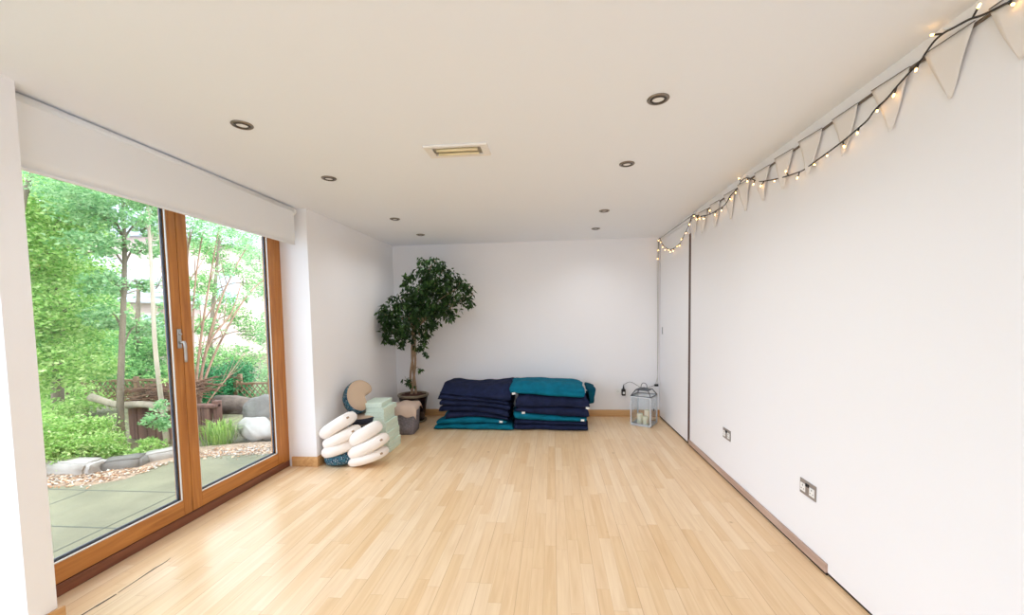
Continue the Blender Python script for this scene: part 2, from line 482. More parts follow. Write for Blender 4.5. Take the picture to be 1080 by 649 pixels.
# window beside the pier (towards the camera) and an unseen one added behind it for light
def plain_window(n, P, axis):
    t = bpy.data.objects.new('window_%d' % n, None); COL.objects.link(t); t['kind'] = 'structure'
    fr = MB()
    (x0, y0, z0), (x1, y1, z1) = P
    if axis == 'x':
        for k in range(3):
            yy = y0+(y1-y0)*k/2
            fr.box((x0, max(y0, yy-.04), z0), (x1, min(y1, yy+.04), z1), 0, .003)
        fr.box((x0, y0, z0), (x1, y1, z0+.08), 0, .003); fr.box((x0, y0, z1-.08), (x1, y1, z1), 0, .003)
        fr.build('window_frame', M['oakframe'], t)
        MB().box(((x0+x1)/2-.002, y0, z0), ((x0+x1)/2+.002, y1, z1)).build('pane', M['glass'], t)
    else:
        for k in range(4):
            xx = x0+(x1-x0)*k/3
            fr.box((max(x0, xx-.04), y0, z0), (min(x1, xx+.04), y1, z1), 0, .003)
        fr.box((x0, y0, z0), (x1, y1, z0+.08), 0, .003); fr.box((x0, y0, z1-.08), (x1, y1, z1), 0, .003)
        fr.build('window_frame', M['oakframe'], t)
        MB().box((x0, (y0+y1)/2-.002, z0), (x1, (y0+y1)/2+.002, z1)).build('pane', M['glass'], t)
plain_window(1, ((XD-.06, -1.6, .06), (XD, YN, 2.34)), 'x')
plain_window(2, ((-1.7, YBK-.07, .9), (.9, YBK-.01, 2.15)), 'y')

# ------------------------------------------------------------------ sliding panel at the far right
t = thing('door_3', 'white sliding panel with small flush pull at the far right corner', 'door', (XR+.02, 4.96, 0)); t['kind'] = 'structure'
MB().box((-.022, -.575, .016), (.018, .57, 2.342), 0, .002).build('panel', M['wall'], t)
f = MB(); f.box((-.0245, .415, 1.12), (-.021, .447, 1.22), 0, .001).box((-.0255, .421, 1.13), (-.0240, .441, 1.21), 1)
f.build('flush_pull', [M['chrome'], M['steeld']], t)
sbox('trim_8', (XR-.0005, 4.385, 0.0), (XR+.05, YB-.02, .015), M['dark'])  # dark strip painted in for the shade of the gap under the panel

# ------------------------------------------------------------------ roller blind
t = thing('roller_blind', 'off-white roller blind half pulled down over the top of the glazed doors', 'blind', (-2.334, 2.55, 2.36))
bx0, by0, bz0 = -2.30, 2.55, 2.36
tb = MB(); tb.tube([(0, -.975, 0), (0, .93, 0)], .036, 20); tb.build('roller_tube', M['blindtube'], t)
fb = MB(); nn = 40
vs = []
for i in range(nn+1):
    y = -.97+1.885*i/nn
    for j, z in enumerate((0.0, -.06, -.15, -.24, -.298)):
        off = .0015*math.sin(i*.8+j)*j*.3
        vs.append((.034+off, y, z)); vs.append((.0325+off, y, z))
fs = []
for i in range(nn):
    for j in range(4):
        a = (i*5+j)*2; c = ((i+1)*5+j)*2
        fs.append((a, c, c+2, a+2)); fs.append((a+1, a+3, c+3, c+1))
    a = (i*5+4)*2; c = ((i+1)*5+4)*2
    fs.append((a, c, c+1, a+1))
fb.add(vs, fs, 0, True); fb.build('blind_fabric', M['blind'], t)
hb = MB(); hb.box((.026, -.97, -.306), (.040, .915, -.294), 0, .003); hb.build('hem_bar', M['blind'], t)
MB().tube([(0, -.99, 0), (0, -.975, 0)], .036, 20).build('end_bracket', M['white'], t)
cp = MB(); cp.tube([(0, .93, 0), (0, .955, 0)], .036, 20)
cp.box((-.03, .935, 0), (.01, .955, .04)); cp.build('end_bracket', M['white'], t)
ch = MB(); ch.tube([(.01, .95, -.02), (.008, .952, -.15), (.012, .95, -.245)], .004, 6); ch.tube([(-.012, .95, -.02), (-.006, .952, -.14), (-.008, .95, -.245)], .004, 6)
ch.tube([(-.008, .95, -.245), (.002, .95, -.255), (.012, .95, -.245)], .004, 6)
ch.build('pull_chain', M['white'], t)

# ------------------------------------------------------------------ ceiling downlights and heater
names_l = {(0, 0): 'round steel downlight nearest the camera on the window side', (1, 0): 'round steel downlight nearest the camera on the right side',
           (0, 1): 'round steel downlight second along the window-side row', (1, 1): 'round steel downlight second along the right-hand row',
           (0, 2): 'round steel downlight third along the window-side row', (1, 2): 'round steel downlight third along the right-hand row',
           (0, 3): 'round steel downlight nearest the fig tree at the back', (1, 3): 'round steel downlight nearest the back wall on the right'}
proto = None
for i, x in enumerate((-1.60, .506)):
    for j, y in enumerate((2.02, 2.835, 4.05, 4.85)):
        if proto is None:
            t = thing('downlight', names_l[(i, j)], 'ceiling light', (x, y, H), 0, 'recessed steel downlights')
            r = MB(); r.lathe([(.0505, 0), (.0515, -.003), (.048, -.0065), (.038, -.0075), (.037, -.004)], 40); r.build('outer_ring', M['steel'], t)
            r = MB(); r.lathe([(.037, -.004), (.0355, -.0095), (.030, -.0100), (.0275, -.002), (.027, 0)], 40); r.build('bezel', M['steeld'], t)
            r = MB(); r.lathe([(.0275, -.003), (.02, -.0045), (.0005, -.005)], 32); r.build('lamp', M['lampglass'], t)
            proto = t
        else:
            c = proto.copy(); COL.objects.link(c); c.location = (x, y, H); c['label'] = names_l[(i, j)]
            for k in proto.children:
                d = k.copy(); COL.objects.link(d); d.parent = c
t = thing('ceiling_heater', 'small white rectangular recessed unit with pale amber tubes in the ceiling', 'heater', (-.567, 2.47, H))
f = MB()
W2, D2, w2, d2 = .192, .084, .146, .056
for a, c in (((-W2, -D2, -.012), (W2, -d2, 0)), ((-W2, d2, -.012), (W2, D2, 0)), ((-W2, -d2, -.012), (-w2, d2, 0)), ((w2, -d2, -.012), (W2, d2, 0))):
    f.box(a, c, 0, .003)
f.build('surround', M['wmetal'], t)
f = MB(); f.box((-w2, -d2, -.003), (w2, d2, -.001)); f.box((-w2, -.004, -.010), (w2, .004, -.003)); f.build('reflector', M['refl'], t)
for yy in (-.028, .028):
    MB().tube([(-.125, yy, -.010), (.125, yy, -.010)], .010, 14).build('tube_lamp', M['warmtube'], t)
f = MB(); f.box((.155, -.03, -.0135), (.18, .03, -.0115)); f.build('sensor_plate', M['wmetal'], t)

DL = [(x, y) for x in (-1.60, .506) for y in (2.02, 2.835, 4.05, 4.85)]
for x, y in DL:  # added fill spots below the nearly unlit downlights to brighten the far end
    l = bpy.data.lights.new('added_fill_spot', 'SPOT'); l.energy = FILLW; l.spot_size = 150*PI/180; l.spot_blend = 1; l.shadow_soft_size = .03; l.color = (.92, .96, 1)
    lo = bpy.data.objects.new('added_fill_spot', l); COL.objects.link(lo); lo.location = (x, y, H-.02)
# ------------------------------------------------------------------ sockets on the right wall, socket on back wall
def wall_socket(y, label):
    t = thing('wall_socket', label, 'socket', (XR, y, .385), 0, 'steel double sockets')
    MB().box((-.006, -.071, -.043), (0, .071, .043), 0, .003).build('faceplate', M['nickel'], t)
    for s in (-1, 1):
        h = MB(); h.box((-.0085, s*.040-.022, -.026), (-.0055, s*.040+.022, .02), 0, .002); h.build('outlet', M['white'], t)
        k = MB()
        for (yy, zz, a, c) in ((0, .009, .0025, .0045), (-.011, -.011, .0035, .002), (.011, -.011, .0035, .002)):
            k.box((-.0092, s*.040+yy-a, zz-c), (-.0083, s*.040+yy+a, zz+c))
        k.build('pin_holes', M['black'], t)
    for s in (-1, 1):
        MB().box((-.011, s*.009-.006, .012), (-.005, s*.009+.006, .03), 0, .002).build('switch', M['black'], t)
    return t
wall_socket(2.346, 'brushed steel double socket on the right wall, nearest the camera')
wall_socket(3.412, 'brushed steel double socket on the right wall, nearer the sliding panel')

# double socket on the back wall with the plug of the light string
t = thing('back_wall_socket', 'white double socket low on the back wall behind the lantern', 'socket', (.90, YB, .345))
MB().box((-.073, -.008, -.043), (.073, 0, .043), 0, .003).build('faceplate', M['white'], t)
k = MB()
for (xx, zz, a, c) in ((0, .009, .002, .004), (-.011, -.008, .003, .0018), (.011, -.008, .003, .0018)):
    k.box((-.036+xx-a, -.0088, zz-c), (-.036+xx+a, -.0078, zz+c))
k.build('pin_holes', M['black'], t)
t = thing('plug_adapter', 'black plug adapter pushed into the white socket beside the lantern', 'plug', (.932, YB-.008, .35))
MB().box((-.026, -.06, -.055), (.026, 0, .035), 0, .012, seg=3).build('plug_body', M['black'], t)
MB().tube([(0, -.03, .03), (0, -.03, .055), (0, -.028, .075), (.002, -.028, .092)], [.013, .011, .007, .005], 10).build('cable_neck', M['black'], t)
MB().box((-.014, -.0615, -.03), (.014, -.0595, .0), 0, .0005).build('rating_label', M['tag'], t)

# ------------------------------------------------------------------ folded blankets
def fold_blanket(name, label, group, m, x0, x1, yf, yb, zb, zt, seed, tags=(), drop=0., base=None, twist=0.0):
    """folded blanket: two plies joined by a rounded fold at the front; zb / zt = underside / top at (left, middle, right)"""
    cx, cy = (x0+x1)/2, (yf+yb)/2
    cz = min(zb)
    t = thing(name, label, 'blanket', (cx, cy, cz), twist, group)
    nx = 44
    def q(a, u):  # quadratic through three values
        l, mm, r = a
        return l*(1-u)*(1-2*u)+mm*4*u*(1-u)+r*u*(2*u-1)
    r2 = random.Random(seed); ph = [r2.uniform(0, 6.28) for _ in range(8)]
    ny = 14
    prof = []   # (v along depth 0 front..1 back , h 0..1)
    for i in range(ny+1):
        prof.append((1-i/ny*.93, 0.0))
    for a in range(1, 10):
        an = PI*a/10
        prof.append((.07-.07*math.sin(an), .5-.5*math.cos(an)))
    for i in range(ny+1):
        prof.append((.07+i/ny*.93, 1.0))
    prof += [(1.0, .54), (.75, .525), (.45, .52), (.18, .52), (.12, .50), (.18, .48), (.45, .48), (.75, .475), (1.0, .46)]
    n = len(prof)
    vs = []
    for i in range(nx+1):
        u = i/nx
        ue = u
        e = min(u, 1-u)*nx
        sh = .03 if e < .5 else (.008 if e < 1.5 else 0)
        for (v, h) in prof:
            b0, t0 = q(zb, u), q(zt, u)
            tk = t0-b0
            hh = h
            if sh:   # round the plies at the ends
                c = .26 if h < .5 else .76
                hh = h+(c-h)*(.45 if sh > .02 else .12)
            z = b0+tk*hh
            z -= drop*max(0, (.35-v)/.35)**2*(h)       # the top sags over the front
            x = x0+(x1-x0)*ue
            y = yf+(yb-yf)*v
            w = .010*math.sin(5.1*x+ph[0]+3*v)+.006*math.sin(13*x+ph[1]+5*v)
            w2 = .004*math.sin(21*x+ph[2]+9*v)+.008*math.sin(4*x+ph[3])
            y += (w+w2*.8)*(1 if v < .3 else .4)
            if 0 < v < .99 or h in (0, 1):
                z += .0035*math.sin(17*x+ph[4]+7*v)*(.2+.8*hh)+.003*math.sin(31*x-11*v+ph[5])*hh
                if h == 1.0: z += .007*noise.noise(Vector((x*7+seed, v*4, seed*1.7)))
            x += (.010*math.sin(9*v+ph[6])+.012*math.sin(3*h+ph[7]))*(1-2*u)
            vs.append((x-cx, y-cy, z-cz))
    fs = []
    for i in range(nx):
        for k in range(n):
            fs.append((i*n+k, (i+1)*n+k, (i+1)*n+(k+1) % n, i*n+(k+1) % n))
    fs.append(tuple(range(n-1, -1, -1)))
    fs.append(tuple(nx*n+k for k in range(n)))
    body = MB().add(vs, fs, 0, True)
    # flat caps
    body.sm[-1] = False; body.sm[-2] = False
    body.build('folded_cloth', m, t)
    st = MB()
    pts = []
    for i in range(0, nx+1, 1):
        u = i/nx; k = ny+5      # front fold mid line
        v = Vector(vs[i*n+ny+8]); pts.append(v+Vector((0, -.0015, 0)))
    st.tube(pts[1:-1], .0022, 5); st.build('hem_stitching', m, t)
    for (u, hz) in tags:
        x = x0+(x1-x0)*u; z = q(zb, u)+(q(zt, u)-q(zb, u))*hz
        yy = yf-.008
        MB().box((x-cx-.020, yy-cy-.004, z-cz-.012), (x-cx+.020, yy-cy+.001, z-cz+.012), 0, .001, Matrix.Rotation(r2.uniform(-.15, .15), 3, 'Y')).build('care_tag', M['tag'], t)
    return t

GL, GR = 'folded blankets in the left stack', 'folded blankets in the right stack'
G_ = .002
fold_blanket('folded_blanket', 'bright teal folded blanket lying flat on the floor under the left stack', GL, M['teal'], -1.475, -.515, 4.80, 5.45, (.004, .004, .004), (.060, .070, .074), 1)
fold_blanket('folded_blanket', 'bright teal folded blanket second from the floor in the left stack', GL, M['teal'], -1.44, -.60, 4.815, 5.46, (.063, .073, .078), (.105, .152, .104), 2, tags=((.94, .8),))
fold_blanket('folded_blanket', 'navy folded blanket directly on the teal pair in the left stack', GL, M['navy'], -1.35, -.56, 4.83, 5.45, (.108, .155, .108), (.205, .215, .150), 3)
fold_blanket('folded_blanket', 'navy folded blanket fourth from the floor in the left stack', GL, M['navy'], -1.425, -.555, 4.825, 5.46, (.208, .220, .155), (.287, .290, .232), 4)
fold_blanket('folded_blanket', 'navy folded blanket third from the top in the left stack', GL, M['navy'], -1.405, -.545, 4.82, 5.45, (.291, .294, .236), (.368, .352, .300), 5)
fold_blanket('folded_blanket', 'navy folded blanket just under the topmost one of the left stack', GL, M['navy'], -1.425, -.55, 4.81, 5.46, (.372, .356, .304), (.438, .402, .348), 6)
fold_blanket('folded_blanket', 'thick navy folded blanket on top of the left stack', GL, M['navy'], -1.40, -.53, 4.81, 5.44, (.442, .400, .350), (.560, .525, .565), 7, drop=.085)

fold_blanket('folded_blanket', 'navy folded blanket on the floor under the right stack', GR, M['navy'], -.49, .395, 4.80, 5.45, (.004, .004, .004), (.072, .068, .060), 11)
fold_blanket('folded_blanket', 'navy folded blanket second from the floor in the right stack', GR, M['navy'], -.49, .39, 4.805, 5.45, (.076, .072, .064), (.138, .112, .108), 12)
fold_blanket('folded_blanket', 'bright teal folded blanket sandwiched low in the right stack', GR, M['teal'], -.495, .385, 4.80, 5.44, (.142, .116, .112), (.232, .180, .150), 13, tags=((.94, .6),))
fold_blanket('folded_blanket', 'navy folded blanket above the teal layer of the right stack', GR, M['navy'], -.46, .395, 4.81, 5.45, (.236, .184, .154), (.272, .284, .262), 14, tags=((.10, -.05),))
fold_blanket('folded_blanket', 'navy folded blanket just under the teal blanket of the right stack', GR, M['navy'], -.455, .405, 4.80, 5.40, (.276, .288, .266), (.440, .424, .400), 15, tags=((.985, .12),), drop=.012)
fold_blanket('folded_blanket', 'teal folded blanket on top of the right stack with white tag', GR, M['teal'], -.525, .350, 4.775, 5.33, (.462, .428, .405), (.575, .568, .540), 17, tags=((.045, .03),), drop=.075)
# dark teal blanket slipping out at the back of the right stack
fold_blanket('folded_blanket', 'dark teal blanket slipping out at the back right of the right stack', GR, M['tealdark'], .418, .505, 5.0, 5.38, (.285, .29, .295), (.500, .495, .470), 19, drop=.05)

# ------------------------------------------------------------------ meditation cushions (crescent shape)
def crescent(n=56, R=.21, depth=.155, notch=.06):
    out = []
    for k in range(n):
        a = 2*PI*k/n
        x = R*math.cos(a)
        y = depth*math.sin(a)
        if math.sin(a) > 0:      # concave rear edge
            y = depth*math.sin(a)**.8 - notch*math.exp(-(x/(R*.45))**2)*1.6
        out.append((x, y))
    return out

def cushion(label, loc, tilt, yaw, roll=0., spin=0., R=.21, depth=.15, th=.065, notch=.05, body=None, panel=None, under=None, tab=True, group='crescent meditation cushions'):
    t = thing('meditation_cushion', label, 'cushion', loc, 0, group)
    t.rotation_mode = 'XYZ'
    t.rotation_euler = (Matrix.Rotation(yaw, 3, 'Z') @ Matrix.Rotation(-tilt, 3, 'Y') @ Matrix.Rotation(roll, 3, 'X') @ Matrix.Rotation(spin, 3, 'Z')).to_euler()
    o = crescent(56, R, depth, notch); n = len(o)
    rings = []
    for k in range(0, 17):
        ph = -PI/2+PI*k/16
        s = max(0.0, math.cos(ph))**.42; z = th*math.copysign(abs(math.sin(ph))**.9, math.sin(ph))
        rings.append((s, z))
    def part(r0, r1, nm, m):
        vs = []; fs = []
        for (s, z) in rings[r0:r1+1]:
            for (x, y) in o:
                w = 1+.006*math.sin(9*math.atan2(y, x)+z*40)
                vs.append((x*s*w, y*s*w, z))
        K = r1-r0
        for i in range(K):
            for k in range(n):
                fs.append((i*n+k, i*n+(k+1) % n, (i+1)*n+(k+1) % n, (i+1)*n+k))
        MB().add(vs, fs, 0, True).build(nm, m, t)
    if panel is None:
        part(0, 16, 'cover', body)
    else:
        part(5, 11, 'side_band', body); part(11, 16, 'top_panel', panel); part(0, 5, 'under_panel', under or panel)
    for sgn in (-1, 1):
        s = rings[11 if sgn > 0 else 5]
        pts = [(x*s[0]*1.004, y*s[0]*1.004, s[1]) for x, y in o]+[(o[0][0]*s[0]*1.004, o[0][1]*s[0]*1.004, s[1])]
        MB().tube(pts, .003, 5, cap=False).build('piping', body if panel is None else panel, t)
    if tab:
        x, y = R*.86, -depth*.46
        MB().box((x-.008, y-.016, -.004), (x+.008, y+.01, .014), 0, .004, Matrix.Rotation(-.9, 3, 'Z')).build('fabric_tab', M['brown'], t)
    return t
D2R = PI/180
cushion('cream crescent cushion on top of the leaning pile nearest the white reveal', (-2.065, 3.64, .372), 32*D2R, 0, body=M['cream'], th=.062, R=.192)
cushion('cream crescent cushion second from the top of the pile by the reveal', (-2.030, 3.64, .260), 25*D2R, 0, body=M['cream'], th=.058, R=.192)
cushion('cream crescent cushion resting on the blue patterned one by the reveal', (-2.050, 3.64, .158), 19*D2R, 0, body=M['cream'], th=.058, R=.18, tab=False)
cushion('blue patterned crescent cushion at the bottom of the cushion pile on the floor', (-2.030, 3.645, .066), 7*D2R, 0, body=M['blue'], th=.058, R=.172, depth=.14, tab=False)
cushion('smallest cream crescent cushion on top of the right-hand cushion pile', (-1.800, 3.65, .292), 30*D2R, 0, body=M['cream'], th=.064, R=.168, tab=False)
cushion('cream crescent cushion in the middle of the right-hand cushion pile', (-1.770, 3.635, .176), 25*D2R, 0, body=M['cream'], th=.061, R=.210)
cushion('cream crescent cushion at the floor under the right-hand cushion pile', (-1.775, 3.635, .076), 16*D2R, 0, body=M['cream'], th=.050, R=.200)
# darker cushions behind, against the wall
cushion('charcoal crescent cushion at the floor behind the cream piles', (-1.985, 4.10, .073), 3*D2R, 4*D2R, body=M['bluedark'], th=.070, R=.215, tab=False)
cushion('charcoal crescent cushion second in the dark pile behind', (-1.990, 4.10, .213), 3*D2R, -3*D2R, body=M['bluedark'], th=.066, R=.215, tab=False)
cushion('charcoal crescent cushion with tan panel under the tilted patterned one', (-1.995, 4.10, .345), 6*D2R, 0, roll=12*D2R, body=M['bluedark'], panel=M['tan'], th=.062, R=.20, tab=False)
cushion('blue patterned crescent cushion with tan face tilted on top of the dark pile', (-2.065, 4.05, .565), 0, 60*D2R, roll=62*D2R, spin=-125*D2R, body=M['blue'], panel=M['tan'], th=.085, R=.185, depth=.15, notch=.06, tab=False)

# ------------------------------------------------------------------ yoga blocks
proto_b = None
GB = 'pale green foam yoga blocks'
spec = [  # dx, dy, rz
    (0.055, -.020, 1), (.050, -.015, -1), (.040, -.005, 2), (.036, .0, 0), (.020, .0, -2),
    (.016, .005, 0), (-.012, .0, 2), (-.012, .005, 1), (.000, .015, -3), (-.040, .01, 3)]
ordn = ['on the floor at the bottom', 'second from the floor', 'third from the floor', 'fourth from the floor', 'fifth from the floor',
        'fifth from the top', 'fourth from the top', 'third from the top', 'just under the topmost', 'topmost']
for k, (dx, dy, rz) in enumerate(spec):
    zz = .0255+k*.0508
    lab = 'pale green foam yoga block, %s of the block stack' % ordn[k]
    if proto_b is None:
        bb = MB(); bb.box((-.102, -.1525, -.0250), (.102, .1525, .0250), 0, .004)
        proto_b = bb.build('yoga_block', M['foam'])
        o = proto_b
    else:
        o = proto_b.copy(); COL.objects.link(o)
    o.location = (-1.855+dx, 4.135+dy, zz); o.rotation_euler = (0, 0, (rz+0)*D2R)
    tag(o, lab, 'yoga block', GB)

# ------------------------------------------------------------------ grey basket with a beige cloth
t = thing('storage_basket', 'grey woven basket topped with a beige cloth between blocks and pot', 'basket', (-1.80, 4.72, 0), 6*D2R)
def rrect(hx, hy, r, n=6):
    pts = []
    for (sx, sy, a0) in ((1, 1, 0), (-1, 1, PI/2), (-1, -1, PI), (1, -1, 3*PI/2)):
        for k in range(n+1):
            a = a0+PI/2*k/n
            pts.append((sx*(hx-r)+r*math.cos(a), sy*(hy-r)+r*math.sin(a)))
    return pts
vs = []; fs = []; lev = [(0, .105, .135), (.005, .118, .148), (.10, .124, .155), (.20, .130, .162), (.295, .138, .170), (.30, .132, .164), (.22, .122, .152), (.03, .11, .14)]
for (z, hx_, hy_) in lev:
    P = rrect(hx_, hy_, .035)
    n = len(P)
    for i, (x, y) in enumerate(P):
        w = 1+.012*math.sin(z*60+i*.9)
        vs.append((x*w, y*w, z))
for i in range(len(lev)-1):
    for k in range(n):
        fs.append((i*n+k, i*n+(k+1) % n, (i+1)*n+(k+1) % n, (i+1)*n+k))
fs.append(tuple(range(n-1, -1, -1))); fs.append(tuple((len(lev)-1)*n+k for k in range(n)))
MB().add(vs, fs, 0, True).build('woven_body', M['basket'], t)
# cloth: domed sheet hanging over the front edge
vs = []; nu = 22
for i in range(nu+1):
    for j in range(nu+1):
        u = -1+2*i/nu; v = -1+2*j/nu
        x = .158*u; y = .195*v
        ex = max(0, abs(x)-.135); ey = max(0, abs(y)-.165)
        z = .362-.022*(u*u)-.012*v*v-1.6*ex-2.0*ey*(1.6 if v < 0 else .7)+.006*math.sin(6*u+4*v)
        if v < -.6: z -= .03*(abs(v)-.6)*(1+math.sin(5*u))
        vs.append((x-.004*math.sin(9*v), y*.97, z))
top = [Vector(p) for p in vs]
N1 = len(top)
vs2 = vs+[(x, y, z-.006) for x, y, z in vs]
fs = []
for i in range(nu):
    for j in range(nu):
        a = i*(nu+1)+j; c = a+nu+1
        fs.append((a, c, c+1, a+1)); fs.append((N1+a, N1+a+1, N1+c+1, N1+c))
bd = [j for j in range(nu+1)]+[i*(nu+1)+nu for i in range(1, nu+1)]+[nu*(nu+1)+j for j in range(nu-1, -1, -1)]+[i*(nu+1) for i in range(nu-1, 0, -1)]
for k in range(len(bd)):
    a, c = bd[k], bd[(k+1) % len(bd)]
    fs.append((a, c, N1+c, N1+a))
MB().add(vs2, fs, 0, True).build('cloth_cover', M['beige'], t)

# ------------------------------------------------------------------ lantern with candles
t = thing('glass_lantern', 'square zinc and glass lantern holding ivory candles in the right corner', 'lantern', (1.125, 5.145, 0), -31*D2R)
s = .122
f = MB()
f.box((-s, -s, 0), (s, s, .012), 0, .002)
for sx in (-1, 1):
    for sy in (-1, 1):
        f.box((sx*s-.008, sy*s-.008, .012), (sx*s+.008, sy*s+.008, .365), 0, .002)
for z in (.012, .355):
    for k in (-1, 1):
        f.box((-s, k*s-.007, z), (s, k*s+.007, z+.014), 0, .002); f.box((k*s-.007, -s, z), (k*s+.007, s, z+.014), 0, .002)
f.build('frame', M['galv'], t)
f = MB()
for k in (-1, 1):
    f.box((-s+.008, k*s-.001, .026), (s-.008, k*s+.001, .355)); f.box((k*s-.001, -s+.008, .026), (k*s+.001, s-.008, .355))
f.build('glass_panes', M['lglass'], t)
# sloping glazed roof
f = MB(); g2 = MB(); s1, s2, z1, z2 = s+.002, .078, .372, .445
C1 = [(-s1, -s1, z1), (s1, -s1, z1), (s1, s1, z1), (-s1, s1, z1)]; C2 = [(-s2, -s2, z2), (s2, -s2, z2), (s2, s2, z2), (-s2, s2, z2)]
for i in range(4):
    f.tube([C1[i], C2[i]], .006, 6); f.tube([C1[i], C1[(i+1) % 4]], .006, 6); f.tube([C2[i], C2[(i+1) % 4]], .006, 6)
    g2.add([C1[i], C1[(i+1) % 4], C2[(i+1) % 4], C2[i]], [(0, 1, 2, 3)])
f.add([(x, y, z+.001) for x, y, z in C2]+[(0, 0, z2+.028)], [(0, 1, 4), (1, 2, 4), (2, 3, 4), (3, 0, 4), (3, 2, 1, 0)])
f.build('roof_frame', M['galvd'], t); g2.build('roof_glass', M['lglass'], t)
f = MB(); f.tube(smooth_path([(-.035, 0, z2+.02), (-.036, 0, z2+.045), (-.022, 0, z2+.072), (0, 0, z2+.078), (.022, 0, z2+.072), (.036, 0, z2+.045), (.035, 0, z2+.02)], 4), .004, 8)
f.build('carry_handle', M['galvd'], t)
f = MB(); f.box((s-.004, .0, .18), (s+.006, .01, .21), 0, .002); f.build('latch', M['galvd'], t)
for nm, (x, y), r, h in (('tallest ivory pillar candle at the back inside the lantern', (.03, .035), .036, .165), ('medium ivory pillar candle on the left inside the lantern', (-.045, -.02), .036, .125), ('short ivory pillar candle at the front inside the lantern', (.035, -.05), .034, .105)):
    c, sn = math.cos(-31*D2R), math.sin(-31*D2R)
    q = thing('pillar_candle', nm, 'candle', (1.125+x*c-y*sn, 5.145+x*sn+y*c, .0125), 0, 'candles in the lantern')
    MB().lathe([(0, 0), (r-.001, 0), (r, .004), (r, h-.006), (r-.004, h), (r-.010, h-.003), (.003, h-.008), (0, h-.008)], 28).build('wax', M['wax'], q)
    MB().tube([(0, 0, h-.009), (.001, 0, h+.004), (.004, 0, h+.010)], .0014, 6).build('wick', M['wick'], q)

# ------------------------------------------------------------------ potted fig tree
def leaves_mesh(name, pts, sizes, m, parent, seed, droop=.6, slim=.42, up=0.):
    """one leaf = a folded pointed blade of four triangles"""
    rs = np.random.RandomState(seed)
    n = len(pts); P = np.asarray(pts, float); S = np.asarray(sizes, float)[:, None]
    az = rs.uniform(0, 2*np.pi, n); el = rs.normal(-droop+up, .45, n)
    d = np.stack([np.cos(az)*np.cos(el), np.sin(az)*np.cos(el), np.sin(el)], 1)
    r = rs.normal(size=(n, 3)); r -= d*(r*d).sum(1, keepdims=True); r /= np.linalg.norm(r, axis=1, keepdims=True)
    nrm = np.cross(d, r)
    L = S; Wd = S*slim*.5
    v0 = P; v3 = P+d*L-nrm*L*.10
    mid = P+d*L*.45
    v1 = mid+r*Wd+nrm*L*.07; v2 = mid-r*Wd+nrm*L*.07
    V = np.stack([v0, v1, v3, v2], 1).reshape(-1, 3)
    me = bpy.data.meshes.new(name)
    me.vertices.add(4*n); me.loops.add(6*n); me.polygons.add(2*n)
    me.vertices.foreach_set('co', V.astype(np.float32).ravel())
    base = (np.arange(n)*4)[:, None]
    idx = (base+np.array([0, 1, 2, 0, 2, 3])[None]).astype(np.int32).ravel()
    me.loops.foreach_set('vertex_index', idx)
    me.polygons.foreach_set('loop_start', (np.arange(2*n)*3).astype(np.int32))
    me.polygons.foreach_set('loop_total', np.full(2*n, 3, np.int32))
    me.materials.append(m); me.update(calc_edges=True)
    return link(bpy.data.objects.new(name, me), parent)

def blob_points(blobs, dens, seed, shell=.35):
    """points in ellipsoids, denser near their surface, gathered in small sprays"""
    rs = np.random.RandomState(seed); out = []
    for (c, r, w) in blobs:
        n = int(dens*w)
        ns = max(1, n//7)
        u = rs.normal(size=(ns, 3)); u /= np.linalg.norm(u, axis=1, keepdims=True)
        rad = rs.uniform(shell, 1, ns)**.6
        ctr = np.array(c)+u*rad[:, None]*np.array(r)
        k = rs.randint(0, ns, n)
        out.append(ctr[k]+rs.normal(size=(n, 3))*np.array(r)*.12)
    return np.concatenate(out)

PX, PY = -1.885, 5.215
t = thing('potted_fig_tree', 'tall weeping fig with braided trunk in a dark glazed pot', 'plant', (PX, PY, 0))
p = MB()
p.lathe([(0, .018), (.128, .018), (.135, .024), (.142, .06), (.165, .20), (.185, .31), (.192, .345), (.188, .352), (.178, .35), (.172, .33)], 48)
p.build('pot', M['pot'], t)
p = MB(); p.lathe([(.186, .340), (.200, .346), (.206, .358), (.203, .372), (.192, .376), (.180, .370), (.176, .350)], 48); p.build('pot_rim', M['potrim'], t)
p = MB(); p.lathe([(0, .002), (.15, .002), (.168, .010), (.172, .030), (.166, .032), (.158, .018), (0, .016)], 48); p.build('saucer', M['potrim'], t)
p = MB(); vs = [(0, 0, .375)]; fs = []
nr, na = 7, 40
for i in range(1, nr+1):
    for k in range(na):
        a = 2*PI*k/na; rr_ = .178*i/nr
        z = .352+.022*(1-(i/nr)**2)+.012*noise.noise(Vector((rr_*math.cos(a)*22, rr_*math.sin(a)*22, 3)))
        vs.append((rr_*math.cos(a), rr_*math.sin(a), z))
for k in range(na):
    fs.append((0, 1+k, 1+(k+1) % na))
for i in range(nr-1):
    for k in range(na):
        a = 1+i*na+k; b_ = 1+i*na+(k+1) % na
        fs.append((a, a+na, b_+na, b_))
p.add(vs, fs, 0, True)
for k in range(46):
    a = rnd.uniform(0, 6.28); r_ = rnd.uniform(.02, .165)
    p.box((r_*math.cos(a)-.014, r_*math.sin(a)-.009, .362), (r_*math.cos(a)+.014, r_*math.sin(a)+.009, .374), 0, .003, Matrix.Rotation(rnd.uniform(0, 3), 3, 'Z') @ Matrix.Rotation(rnd.uniform(-.5, .5), 3, 'X'))
p.build('bark_mulch', M['soil'], t)
